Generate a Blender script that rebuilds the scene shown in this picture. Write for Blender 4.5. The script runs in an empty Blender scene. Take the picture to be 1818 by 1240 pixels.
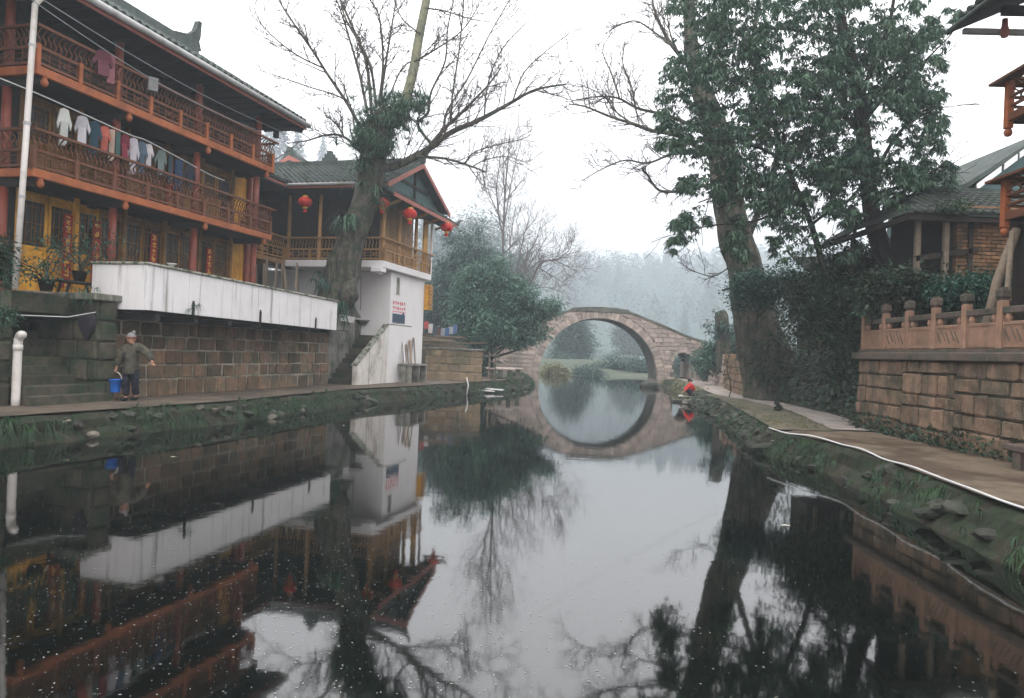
import bpy, bmesh, math, random
import numpy as np
from mathutils import Vector, Matrix, noise

random.seed(7); rng = np.random.default_rng(7)
sc = bpy.context.scene
# ---------------------------------------------------------------- camera
CAMZ = 2.1
cam_d = bpy.data.cameras.new('camera'); cam = bpy.data.objects.new('camera', cam_d)
sc.collection.objects.link(cam); sc.camera = cam
cam_d.sensor_width = 36.0; cam_d.lens = 36.0 * 1300 / 1818; cam_d.clip_start = .1; cam_d.clip_end = 3000
ROLL = .04; PITCH = math.atan(4 / 1300)
cam.matrix_world = (Matrix.Translation((0, 0, CAMZ)) @ Matrix.Rotation(math.pi / 2 + PITCH, 4, 'X') @ Matrix.Rotation(ROLL, 4, 'Z'))
# ---------------------------------------------------------------- sky, sun, exposure
SUN_EL, SUN_AZ = math.radians(58), math.radians(200)
w = bpy.data.worlds.new('World'); sc.world = w; w.use_nodes = True
nt = w.node_tree; bg = nt.nodes['Background']
sky = nt.nodes.new('ShaderNodeTexSky'); sky.sky_type = 'NISHITA'; sky.sun_disc = False
sky.sun_elevation = SUN_EL; sky.sun_rotation = SUN_AZ; sky.dust_density = 4; sky.air_density = 1.0
hs = nt.nodes.new('ShaderNodeHueSaturation'); hs.inputs['Saturation'].default_value = .12
mixw = nt.nodes.new('ShaderNodeMix'); mixw.data_type = 'RGBA'; mixw.inputs[0].default_value = .8
mixw.inputs[7].default_value = (29.0, 28.4, 28.9, 1)
nt.links.new(sky.outputs[0], hs.inputs['Color']); nt.links.new(hs.outputs[0], mixw.inputs[6])
nt.links.new(mixw.outputs[2], bg.inputs[0]); bg.inputs[1].default_value = .1
sun_d = bpy.data.lights.new('sun', 'SUN'); sun_d.energy = .7; sun_d.angle = math.radians(40); sun_d.color = (1, .96, .9)
sun = bpy.data.objects.new('sun', sun_d); sc.collection.objects.link(sun)
sdir = Vector((math.sin(SUN_AZ) * math.cos(SUN_EL), math.cos(SUN_AZ) * math.cos(SUN_EL), math.sin(SUN_EL)))
sun.rotation_euler = (-sdir).to_track_quat('-Z', 'Y').to_euler()
vs = sc.view_settings; vs.view_transform = 'Standard'; vs.look = 'None'; vs.exposure = .55; vs.gamma = 1; vs.use_curve_mapping = False
cy = sc.cycles; cy.volume_bounces = 1; cy.max_bounces = 8; cy.transparent_max_bounces = 8; cy.use_denoising = True
# ---------------------------------------------------------------- helpers
COL = sc.collection
OFF = {}
LO = Vector((-7.19, 27.73, 0)); LD = Vector((.2613, .9653, 0)); LV = Vector((-.9653, .2613, 0)); LROT = math.atan2(.9653, .2613)
RO = Vector((8.8, 18.5, 0)); RD = Vector((.035, .9994, 0)); RV = Vector((-.9994, .035, 0)); RROT = math.atan2(.9994, .035)
FR = {'W': (Vector((0, 0, 0)), Vector((1, 0, 0)), Vector((0, 1, 0)), 0.0), 'L': (LO, LD, LV, LROT), 'R': (RO, RD, RV, RROT)}
def fr(f, u, v, z=0):
    o, d, n, r = FR[f]; return o + d * u + n * v + Vector((0, 0, z))
def at(x, y, Y):
    """the point of the place at distance Y that stands at this spot of the view"""
    a, b = x - 909., y - 620.
    X = a * math.cos(ROLL) + b * math.sin(ROLL); U = a * math.sin(ROLL) - b * math.cos(ROLL)
    dy = 1300 * math.cos(PITCH) - U * math.sin(PITCH); dz = 1300 * math.sin(PITCH) + U * math.cos(PITCH)
    return Vector((X * Y / dy, Y, CAMZ + dz * Y / dy))
def tag(o, label=None, cat=None, group=None, kind=None):
    if label: o['label'] = label
    if cat: o['category'] = cat
    if group: o['group'] = group
    if kind: o['kind'] = kind
    return o
def thing(name, label, cat, base=(0, 0, 0), f='W', group=None):
    o = bpy.data.objects.new(name, None); COL.objects.link(o); o.empty_display_size = .2
    o.location = fr(f, *base); o.rotation_euler = (0, 0, FR[f][3]); OFF[o.name] = Vector(base)
    return tag(o, label, cat, group)
def off(o):
    while o is not None:
        if o.name in OFF: return OFF[o.name]
        o = o.parent
    return Vector((0, 0, 0))
def link(name, me, parent=None, loc=(0, 0, 0), rot=(0, 0, 0), scale=(1, 1, 1), mat=None):
    o = bpy.data.objects.new(name, me); COL.objects.link(o)
    if mat is not None and not me.materials: me.materials.append(mat)
    l = Vector(loc)
    if parent is not None:
        o.parent = parent
        if parent.name in OFF: l = l - OFF[parent.name]
    o.location = l; o.rotation_euler = rot; o.scale = scale
    return o
class MB:
    def __init__(s): s.v = []; s.f = []
    def add(s, vs, fs):
        b = len(s.v); s.v.extend([tuple(p) for p in vs]); s.f.extend([tuple(i + b for i in q) for q in fs]); return s
    def box(s, x0, x1, y0, y1, z0, z1):
        return s.add([(x0, y0, z0), (x1, y0, z0), (x1, y1, z0), (x0, y1, z0), (x0, y0, z1), (x1, y0, z1), (x1, y1, z1), (x0, y1, z1)],
                     [(0, 3, 2, 1), (4, 5, 6, 7), (0, 1, 5, 4), (1, 2, 6, 5), (2, 3, 7, 6), (3, 0, 4, 7)])
    def bar(s, p, q, wd, h, up=(0, 0, 1)):
        p, q = Vector(p), Vector(q); d = (q - p).normalized(); up = Vector(up)
        if abs(d.dot(up)) > .98: up = Vector((1, 0, 0))
        a = d.cross(up).normalized() * (wd / 2); b = a.cross(d).normalized() * (h / 2)
        c = [p - a - b, p + a - b, p + a + b, p - a + b, q - a - b, q + a - b, q + a + b, q - a + b]
        return s.add(c, [(0, 3, 2, 1), (4, 5, 6, 7), (0, 1, 5, 4), (1, 2, 6, 5), (2, 3, 7, 6), (3, 0, 4, 7)])
    def ext(s, poly, vec):
        n = len(poly); vec = Vector(vec); a = [Vector(p) for p in poly]; b = [p + vec for p in a]
        return s.add(a + b, [tuple(range(n))[::-1], tuple(range(n, 2 * n))] + [(i, (i + 1) % n, n + (i + 1) % n, n + i) for i in range(n)])
    def tube(s, pts, rad, n=8, cap=True):
        pts = [Vector(p) for p in pts]; m = len(pts)
        if not hasattr(rad, '__len__'): rad = [rad] * m
        vs = []; ref = None
        for i, p in enumerate(pts):
            d = (pts[min(i + 1, m - 1)] - pts[max(i - 1, 0)])
            d = d.normalized() if d.length > 1e-9 else Vector((0, 0, 1))
            if ref is None: ref = Vector((1, 0, 0)) if abs(d.x) < .8 else Vector((0, 1, 0))
            a = (ref - d * ref.dot(d)).normalized(); ref = a; b = d.cross(a)
            for k in range(n):
                t = 2 * math.pi * k / n; vs.append(p + a * (math.cos(t) * rad[i]) + b * (math.sin(t) * rad[i]))
        fs = [(i * n + k, i * n + (k + 1) % n, (i + 1) * n + (k + 1) % n, (i + 1) * n + k) for i in range(m - 1) for k in range(n)]
        if cap: fs += [tuple(range(n))[::-1], tuple(range((m - 1) * n, m * n))]
        return s.add(vs, fs)
    def lathe(s, prof, c=(0, 0, 0), n=16):
        c = Vector(c); vs = []
        for r, z in prof:
            for k in range(n):
                t = 2 * math.pi * k / n; vs.append(c + Vector((r * math.cos(t), r * math.sin(t), z)))
        m = len(prof)
        fs = [(i * n + k, i * n + (k + 1) % n, (i + 1) * n + (k + 1) % n, (i + 1) * n + k) for i in range(m - 1) for k in range(n)]
        fs += [tuple(range(n))[::-1], tuple(range((m - 1) * n, m * n))]
        return s.add(vs, fs)
    def mesh(s, name, mat=None, smooth=False, o=(0, 0, 0)):
        me = bpy.data.meshes.new(name); o = Vector(o)
        me.from_pydata([tuple(Vector(p) - o) for p in s.v] if o.length > 0 else s.v, [], s.f)
        if mat is not None: me.materials.append(mat)
        if smooth: me.polygons.foreach_set('use_smooth', [True] * len(me.polygons))
        me.update(); return me
    def build(s, name, mat, parent=None, smooth=False, bevel=0):
        me = s.mesh(name, mat, smooth, off(parent))
        if bevel:
            bm = bmesh.new(); bm.from_mesh(me); bmesh.ops.bevel(bm, geom=bm.edges[:], offset=bevel, segments=1, affect='EDGES'); bm.to_mesh(me); bm.free()
        o = bpy.data.objects.new(name, me); COL.objects.link(o)
        if parent is not None: o.parent = parent
        return o
def npmesh(name, V, Q, mat, smooth=False):
    """big meshes: V (n,3) and faces Q (m,k)"""
    V = np.asarray(V, np.float32); Q = np.asarray(Q, np.int32); k = Q.shape[1]
    me = bpy.data.meshes.new(name); me.vertices.add(len(V)); me.vertices.foreach_set('co', V.ravel())
    me.loops.add(Q.size); me.loops.foreach_set('vertex_index', Q.ravel())
    me.polygons.add(len(Q)); me.polygons.foreach_set('loop_start', np.arange(0, Q.size, k, dtype=np.int32))
    if smooth: me.polygons.foreach_set('use_smooth', np.ones(len(Q), bool))
    me.materials.append(mat); me.update(calc_edges=True); me.validate(); return me
# ---------------------------------------------------------------- materials
def M(name, col, rough=.8, var=.25, scale=3., col2=None, s2=1.2, lo=.45, hi=.62, bump=0., bs=25., rand=0., spec=.3, streak=None, sscale=5., slo=.52, shi=.7, metal=0., transl=0., fac2=1.):
    m = bpy.data.materials.new(name); m.use_nodes = True; t = m.node_tree; N = t.nodes; L = t.links.new
    b = N['Principled BSDF']; b.inputs['Roughness'].default_value = rough; b.inputs['Specular IOR Level'].default_value = spec; b.inputs['Metallic'].default_value = metal
    geo = N.new('ShaderNodeNewGeometry'); pos = geo.outputs['Position']
    def nz(s, det=5, vec=None, r=.6):
        n = N.new('ShaderNodeTexNoise'); n.inputs['Scale'].default_value = s; n.inputs['Detail'].default_value = det; n.inputs['Roughness'].default_value = r
        L(vec or pos, n.inputs['Vector']); return n.outputs['Fac']
    def ramp(src, a, c):
        r = N.new('ShaderNodeMapRange'); r.inputs[1].default_value = a; r.inputs[2].default_value = c; r.clamp = True; L(src, r.inputs[0]); return r.outputs[0]
    def mix(f, A, B, mode='MIX'):
        x = N.new('ShaderNodeMix'); x.data_type = 'RGBA'; x.blend_type = mode
        if hasattr(f, 'links'): L(f, x.inputs[0])
        else: x.inputs[0].default_value = f
        for s_, i in ((A, 6), (B, 7)):
            if hasattr(s_, 'links'): L(s_, x.inputs[i])
            else: x.inputs[i].default_value = (*s_, 1)
        return x.outputs[2]
    c = tuple(col)
    if col2:
        f = ramp(nz(s2, 6), lo, hi)
        if fac2 != 1:
            mm = N.new('ShaderNodeMath'); mm.operation = 'MULTIPLY'; mm.inputs[1].default_value = fac2; L(f, mm.inputs[0]); f = mm.outputs[0]
        c = mix(f, c, col2)
    if streak:
        mp = N.new('ShaderNodeMapping'); mp.inputs['Scale'].default_value = (sscale, sscale, sscale * .06); L(pos, mp.inputs['Vector'])
        c = mix(ramp(nz(1., 5, mp.outputs[0]), slo, shi), c, streak)
    if var or rand:
        v = N.new('ShaderNodeMapRange'); v.inputs[1].default_value = .25; v.inputs[2].default_value = .75; v.inputs[3].default_value = 1 - var; v.inputs[4].default_value = 1 + var
        L(nz(scale, 7), v.inputs[0]); val = v.outputs[0]
        if rand:
            oi = N.new('ShaderNodeObjectInfo'); r = N.new('ShaderNodeMapRange'); r.inputs[3].default_value = 1 - rand; r.inputs[4].default_value = 1 + rand; L(oi.outputs['Random'], r.inputs[0])
            mu = N.new('ShaderNodeMath'); mu.operation = 'MULTIPLY'; L(val, mu.inputs[0]); L(r.outputs[0], mu.inputs[1]); val = mu.outputs[0]
        hv = N.new('ShaderNodeHueSaturation'); L(val, hv.inputs['Value'])
        if hasattr(c, 'links'): L(c, hv.inputs['Color'])
        else: hv.inputs['Color'].default_value = (*c, 1)
        c = hv.outputs[0]
    if hasattr(c, 'links'): L(c, b.inputs['Base Color'])
    else: b.inputs['Base Color'].default_value = (*c, 1)
    if bump:
        bp = N.new('ShaderNodeBump'); bp.inputs['Strength'].default_value = bump; bp.inputs['Distance'].default_value = .03; L(nz(bs, 6), bp.inputs['Height']); L(bp.outputs[0], b.inputs['Normal'])
    if transl:
        tr = N.new('ShaderNodeBsdfTranslucent'); ms = N.new('ShaderNodeMixShader'); ms.inputs[0].default_value = transl
        if hasattr(c, 'links'): L(c, tr.inputs[0])
        else: tr.inputs[0].default_value = (*c, 1)
        L(b.outputs[0], ms.inputs[1]); L(tr.outputs[0], ms.inputs[2]); L(ms.outputs[0], N['Material Output'].inputs[0])
    return m
m_stone = M('stone_brown', (.20, .122, .076), .9, .3, 6, (.085, .085, .055), 1.6, .42, .66, .6, 22, rand=.42, streak=(.05, .05, .034), sscale=3.5, slo=.56, shi=.8)
m_stoneD = M('stone_mossy', (.085, .072, .052), .9, .3, 6, (.035, .05, .03), 1.8, .40, .6, .6, 20, rand=.25)
m_stoneR = M('stone_red_wall', (.20, .128, .085), .9, .36, 7, (.06, .06, .038), 1.5, .45, .66, .6, 18, rand=.22, streak=(.07, .065, .05), sscale=3, slo=.5, shi=.75)
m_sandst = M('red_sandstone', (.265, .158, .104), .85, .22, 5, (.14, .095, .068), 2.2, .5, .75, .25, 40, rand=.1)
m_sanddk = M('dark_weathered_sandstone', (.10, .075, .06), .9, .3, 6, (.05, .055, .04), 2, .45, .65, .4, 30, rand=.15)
m_mortar = M('pale_mortar', (.36, .32, .255), .9, .25, 6, (.17, .165, .12), 1.3, .42, .62, .3, 40)
m_mortarD = M('dark_mortar', (.075, .065, .05), .95, .3, 6, (.03, .04, .025), 1.5, .45, .65, .3, 40)
m_bridge = M('bridge_stone', (.37, .295, .255), .9, .25, 4, (.24, .205, .17), .9, .42, .66, .35, 14, rand=.24)
m_bridgeM = M('bridge_mortar', (.46, .39, .34), .9, .2, 4)
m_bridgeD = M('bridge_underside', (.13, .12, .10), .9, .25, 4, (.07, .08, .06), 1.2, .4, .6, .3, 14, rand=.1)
m_white = M('white_plaster', (.74, .715, .71), .75, .06, 2, (.60, .57, .54), .7, .5, .75, .05, 40, streak=(.20, .185, .15), sscale=6, slo=.555, shi=.78)
m_whiteS = M('white_plaster_grubby', (.66, .62, .58), .8, .1, 3, (.30, .26, .20), 1.0, .5, .72, .15, 30, streak=(.16, .15, .11), sscale=5, slo=.55, shi=.8)
m_wplain = M('white_wall_paint', (.76, .73, .72), .75, .05, 1.5, (.68, .65, .63), .6, .5, .8, .04, 40)
m_coping = M('mossy_concrete_coping', (.33, .33, .28), .9, .25, 8, (.06, .075, .045), 5, .45, .6, .3, 40)
m_conc = M('grey_concrete', (.26, .25, .22), .9, .2, 5, (.10, .105, .08), 1.6, .45, .65, .3, 30, streak=(.05, .06, .035), sscale=3, slo=.5, shi=.7)
m_shade = M('concrete_painted_shade', (.028, .027, .024), .9, .3, 6)  # overhang shade of the parapet slab and beams put into the colour
m_path = M('path_concrete', (.125, .098, .072), .75, .25, 5, (.07, .055, .04), 1.1, .45, .62, .25, 50)
m_pathR = M('path_earth_concrete', (.155, .12, .083), .6, .28, 6, (.075, .05, .032), .9, .47, .6, .3, 45)
m_pathF = M('path_pale', (.30, .26, .235), .9, .2, 4, (.2,.17,.14), 1.1, .45, .62, .3, 40)
m_earth = M('bank_earth_moss', (.020, .030, .014), .95, .5, 7, (.036, .030, .02), 2.2, .45, .6, .8, 18)
m_soil = M('dry_soil', (.13, .11, .075), .95, .3, 8, (.07, .075, .045), 2, .45, .6, .5, 30)
m_grassb = M('grass_ground', (.055, .075, .05), .95, .35, 2, (.085, .095, .065), .3, .45, .6, .5, 8)
m_orange = M('painted_orange_wood', (.33, .098, .034), .6, .2, 5, (.20, .062, .024), 2, .45, .7, .1, 40)
m_red = M('red_lacquer_wood', (.20, .046, .026), .45, .15, 5, (.14, .035, .025), 2, .45, .7)
m_rail = M('brown_red_wood', (.125, .046, .022), .6, .2, 7, rand=.15)
m_yel = M('yellow_varnished_wood', (.62, .31, .035), .5, .16, 6, (.44, .20, .025), 2, .45, .7, streak=(.36, .16, .025), sscale=12, slo=.5, shi=.7, rand=.08)
m_dyel = M('dark_brown_panel_wood', (.19, .095, .024), .6, .25, 6, (.10, .05, .018), 2, .45, .7, rand=.3)
m_tan = M('tan_wood', (.36, .20, .075), .6, .18, 6, (.25, .135, .055), 2, .45, .7, rand=.12)
m_dwood = M('dark_old_wood', (.032, .022, .016), .8, .3, 7, (.018, .018, .015), 2, .45, .65, .2, 30)
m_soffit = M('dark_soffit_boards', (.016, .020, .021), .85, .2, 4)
m_bwood = M('grey_brown_plank', (.19, .15, .11), .8, .3, 8, rand=.3)
m_glass = M('dark_window_glass', (.008, .010, .011), .35, 0, 1, spec=.5)
m_tile = M('grey_roof_tile', (.065, .08, .075), .85, .3, 9, (.035, .05, .038), 2, .45, .62, .3, 30, rand=.1)
m_tileL = M('pale_grey_roof_tile', (.055, .06, .055), .85, .35, 9, (.045, .06, .045), 2, .45, .62, .3, 30)
m_pinkred = M('faded_red_trim', (.36, .13, .10), .7, .15, 5)
m_gutter = M('grey_gutter_pipe', (.40, .40, .39), .45, .12, 3, (.25, .24, .22), 2, .5, .7)
m_pvc = M('white_pvc', (.68, .64, .60), .45, .06, 3, (.5, .46, .4), 3, .5, .7)
m_lant = M('red_lantern_silk', (.62, .035, .022), .55, .08, 8, transl=.25)
m_gold = M('gold_trim', (.62, .36, .06), .4, .1, 9)
m_banner = M('red_paper_banner', (.26, .025, .018), .7, .1, 6)
m_bark = M('grey_mossy_bark', (.105, .09, .07), .95, .4, 8, (.04, .055, .034), 2.5, .42, .6, 1.0, 14, streak=(.03, .028, .022), sscale=9, slo=.46, shi=.62)
m_barkD = M('dark_bark', (.045, .036, .030), .95, .35, 8, (.03, .036, .026), 2.5, .45, .62, .9, 16)
m_barkP = M('pale_olive_bark', (.17, .165, .105), .9, .2, 5, (.10, .11, .075), 3, .45, .6, .4, 20)
m_twig = M('thin_twig', (.075, .055, .050), .9, .2, 4)
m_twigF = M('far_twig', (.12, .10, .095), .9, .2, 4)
def leafm(name, c, c2, tr=.25, s=2.2): return M(name, c, .45, .35, 6, c2, s, .4, .62, spec=.35, transl=tr)
m_leafB = leafm('large_evergreen_leaf', (.085, .145, .085), (.030, .074, .056), .22, 3.0)
m_leafM = leafm('shrub_leaf', (.10, .20, .145), (.055, .12, .09), .2, .9)
m_leafF = leafm('far_leaf', (.05, .105, .085), (.030, .07, .06), .15, .5)
m_leafC = leafm('conifer_needle', (.030, .058, .048), (.020, .042, .036), .1, .4)
m_fern = leafm('epiphyte_fern', (.075, .15, .085), (.035, .08, .052), .25, 3)
m_grass = leafm('bank_grass', (.04, .095, .036), (.018, .04, .02), .3, 2.5)
m_grassY = leafm('dry_yellow_grass', (.22, .20, .09), (.13, .14, .06), .3, 2.5)
m_ivy = leafm('ivy_leaf', (.036, .082, .046), (.030, .036, .022), .2, 1.2)
m_bush = leafm('bush_leaf', (.040, .120, .080), (.022, .066, .048), .25, 2)
m_blue = M('blue_bucket_plastic', (.025, .16, .62), .35, .04, 4)
m_skin = M('skin', (.42, .21, .14), .6, .08, 14)
m_jacket = M('olive_jacket_cloth', (.085, .076, .055), .9, .3, 16, (.05, .052, .042), 7, .45, .6, .4, 40)
m_trous = M('navy_trousers', (.012, .014, .024), .85, .2, 10)
m_shoe = M('black_shoe', (.012, .012, .013), .5, 0)
m_hat = M('grey_wool', (.26, .25, .25), .95, .2, 30, bump=.5, bs=80)
m_hair = M('black_hair', (.012, .011, .012), .6, .1, 10)
m_redc = M('red_jacket', (.60, .035, .03), .8, .15, 10)
m_hose = M('white_hose', (.62, .62, .60), .5, .1, 3)
m_brick = M('orange_brown_brick', (.24, .125, .062), .9, .3, 9, (.09, .07, .045), 3, .45, .65, .4, 40, rand=.3)
m_wire = M('pale_wire', (.25, .27, .28), .5, 0)
m_wireD = M('dark_wire', (.05, .05, .05), .5, 0)
m_teal = M('teal_painted_gable', (.07, .12, .12), .8, .2, 4)
def flat(name, c): return M(name, c, .9, .1, 8)
# water
m_water = M('still_green_water', (.0024, .0036, .0028), .04, 0, spec=.5)
t = m_water.node_tree; b = t.nodes['Principled BSDF']; b.inputs['IOR'].default_value = 1.85
nzw = t.nodes.new('ShaderNodeTexNoise'); nzw.inputs['Scale'].default_value = 2.2; nzw.inputs['Detail'].default_value = 3
g = t.nodes.new('ShaderNodeNewGeometry'); t.links.new(g.outputs['Position'], nzw.inputs['Vector'])
bp = t.nodes.new('ShaderNodeBump'); bp.inputs['Strength'].default_value = .10; bp.inputs['Distance'].default_value = .01
t.links.new(nzw.outputs['Fac'], bp.inputs['Height']); t.links.new(bp.outputs[0], b.inputs['Normal'])
# ---------------------------------------------------------------- leaf and branch builders
def rand_unit(n):
    a = rng.normal(size=(n, 3)); return a / np.linalg.norm(a, axis=1, keepdims=True)
def leaves(P, D, N, Ln, W, fold=.15):
    """rhombic leaves: base P, direction D, normal hint N, length Ln, width W -> V, Q(quads as two tris per half)"""
    n = len(P); D = D / np.linalg.norm(D, axis=1, keepdims=True); S = np.cross(D, N); S /= np.linalg.norm(S, axis=1, keepdims=True) + 1e-9
    U = np.cross(S, D); Ln = np.asarray(Ln).reshape(-1, 1) * np.ones((n, 1)); W = np.asarray(W).reshape(-1, 1) * np.ones((n, 1))
    m = P + D * Ln * .45
    V = np.stack([P, m + S * W / 2 + U * W * fold, P + D * Ln - U * Ln * .08, m - S * W / 2 + U * W * fold], 1).reshape(-1, 3)
    i = np.arange(n) * 4; Q = np.stack([i, i + 1, i + 2, i + 3], 1)
    return V, Q
def join(parts):
    V = []; Q = []; b = 0
    for v, q in parts: V.append(v); Q.append(q + b); b += len(v)
    return np.concatenate(V), np.concatenate(Q)
def crown(blobs, nclump, per, spread, Ln, W, droop=.3, shell=.6):
    """leaf clumps through a set of ellipsoids [(centre, radii)]"""
    vol = np.array([r[0] * r[1] * r[2] for c, r in blobs]) ** .8; pick = rng.choice(len(blobs), nclump, p=vol / vol.sum())
    C = np.array([tuple(c) for c, r in blobs])[pick]; R = np.array([tuple(r) for c, r in blobs])[pick]
    rad = shell + (1 - shell) * rng.random((nclump, 1)) ** .6
    ctr = C + rand_unit(nclump) * rad * R * (1 + .22 * np.abs(rng.normal(size=(nclump, 1))) ** 1.5)
    idx = np.repeat(np.arange(nclump), per); n = len(idx)
    sp = spread * (.5 + rng.random((nclump, 1)))[idx]
    o = rng.normal(size=(n, 3)) * sp * np.array([1, 1, .55]); P = ctr[idx] + o
    D = o / (np.linalg.norm(o, axis=1, keepdims=True) + 1e-6) + rand_unit(n) * .6; D[:, 2] -= droop
    N = rand_unit(n) * .7; N[:, 2] += 1
    return leaves(P, D, N, Ln * (.6 + .8 * rng.random(n)), W * (.6 + .8 * rng.random(n)))
def whorls(ctr, per, Ln, W):
    """whorls of long drooping leaves"""
    k = len(ctr); idx = np.repeat(np.arange(k), per); n = len(idx)
    a = rng.random(n) * 2 * np.pi; el = -.25 - .9 * rng.random(n)
    D = np.stack([np.cos(a) * np.cos(el), np.sin(a) * np.cos(el), np.sin(el)], 1)
    P = ctr[idx] + D * .02; N = np.zeros((n, 3)); N[:, 2] = 1; N += rand_unit(n) * .35
    return leaves(P, D, N, Ln * (.6 + .7 * rng.random(n)), W * (.7 + .6 * rng.random(n)))
def straps(ctr, per, Ln, W, up=.6, out=None, seg=4, droop=.55):
    """arching strap leaves (grass tufts, epiphytes)"""
    k = len(ctr); idx = np.repeat(np.arange(k), per); n = len(idx)
    a = rng.random(n) * 2 * np.pi; D = np.stack([np.cos(a), np.sin(a), np.zeros(n)], 1)
    if out is not None: D = D * .7 + np.asarray(out)[idx if len(out) == k else np.zeros(n, int)]; D /= np.linalg.norm(D, axis=1, keepdims=True) + 1e-9
    L_ = Ln * (.5 + .9 * rng.random(n)); u0 = up * (.4 + 1.1 * rng.random(n)); S = np.stack([-D[:, 1], D[:, 0], np.zeros(n)], 1)
    V = []
    for j in range(seg + 1):
        s = j / seg; h = (s * .6 * L_)[:, None] * D; z = u0 * L_ * s - (u0 + droop) * L_ * s * s
        p = ctr[idx] + h; p[:, 2] += z; wd = (W * (1 - .85 * s)) * .5
        V.append(np.stack([p - S * wd, p + S * wd], 1))
    V = np.stack(V, 1).reshape(-1, 3); st = (seg + 1) * 2
    Q = np.concatenate([np.stack([np.arange(n) * st + 2 * j, np.arange(n) * st + 2 * j + 1, np.arange(n) * st + 2 * j + 3, np.arange(n) * st + 2 * j + 2], 1) for j in range(seg)])
    return V, Q
class Tubes:
    """many thin tubes in one mesh"""
    def __init__(s): s.V = []; s.Q = []; s.b = 0
    def add(s, pts, rad, n=5):
        P = np.array([tuple(p) for p in pts]); m = len(P); R = np.asarray(rad, float) * np.ones(m)
        T = np.gradient(P, axis=0); T /= np.linalg.norm(T, axis=1, keepdims=True) + 1e-9
        ref = np.where(np.abs(T[:, :1]) < .8, np.array([[1., 0, 0]]), np.array([[0, 1., 0]])) if m < 2 else np.tile(np.array([[1., 0, 0]]) if abs(T[0, 0]) < .8 else np.array([[0, 1., 0]]), (m, 1))
        A = ref - T * (ref * T).sum(1, keepdims=True); A /= np.linalg.norm(A, axis=1, keepdims=True) + 1e-9; B = np.cross(T, A)
        th = 2 * np.pi * np.arange(n) / n
        v = P[:, None] + R[:, None, None] * (np.cos(th)[None, :, None] * A[:, None] + np.sin(th)[None, :, None] * B[:, None])
        i = np.arange(m - 1)[:, None] * n; k = np.arange(n)[None]; k2 = (k + 1) % n
        q = np.stack([i + k, i + k2, i + n + k2, i + n + k], -1).reshape(-1, 4) + s.b
        s.V.append(v.reshape(-1, 3)); s.Q.append(q); s.b += m * n
    def build(s, name, mat, parent=None, smooth=True):
        V = np.concatenate(s.V); o = np.array(off(parent)) if parent is not None else np.zeros(3)
        ob = link(name, npmesh(name, V - o, np.concatenate(s.Q), mat, smooth)); ob.parent = parent; return ob
def npobj(name, VQ, mat, parent=None, kind=None):
    V, Q = VQ; o = np.array(off(parent)) if parent is not None else np.zeros(3)
    ob = link(name, npmesh(name, V - o, Q, mat)); ob.parent = parent
    if kind: ob['kind'] = kind
    return ob
def smooth_path(pts, rad, k=4, jit=0.):
    pts = [Vector(p) for p in pts]; out = []; rr = []
    for i in range(len(pts) - 1):
        p0, p1, p2, p3 = pts[max(i - 1, 0)], pts[i], pts[i + 1], pts[min(i + 2, len(pts) - 1)]
        for j in range(k):
            t = j / k
            q = .5 * ((2 * p1) + (p2 - p0) * t + (2 * p0 - 5 * p1 + 4 * p2 - p3) * t * t + (3 * p1 - p0 - 3 * p2 + p3) * t ** 3)
            out.append(q + Vector(rng.normal(size=3)) * jit * (1 if (i or j) else 0)); rr.append(rad[i] * (1 - t) + rad[i + 1] * t)
    out.append(pts[-1]); rr.append(rad[-1]); return out, rr
def twigs(T, p, d, L, r, depth, bend=.25, up=.15, nb=3, n=4):
    """a wandering branch with side branches"""
    seg = max(3, int(L / .25) if L < 2 else 8); pts = [Vector(p)]; d = Vector(d).normalized(); dirs = [d]
    for i in range(seg):
        d = (d + Vector(rng.normal(size=3)) * bend * .5 + Vector((0, 0, up * .25))).normalized(); pts.append(pts[-1] + d * (L / seg)); dirs.append(d)
    T.add(pts, np.linspace(r, max(.0075, r * .4), seg + 1), n)
    if depth > 0:
        for k in range(nb):
            i = int(seg * (.25 + .7 * (k + rng.random()) / nb)); i = min(i, seg)
            s = Vector(rng.normal(size=3)); s = (s - dirs[i] * s.dot(dirs[i])).normalized()
            nd = (dirs[i] * .75 + s * .75).normalized()
            twigs(T, pts[i], nd, L * (.45 + .3 * rng.random()), r * .62, depth - 1, bend, up, nb, max(3, n - 1))
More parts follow.
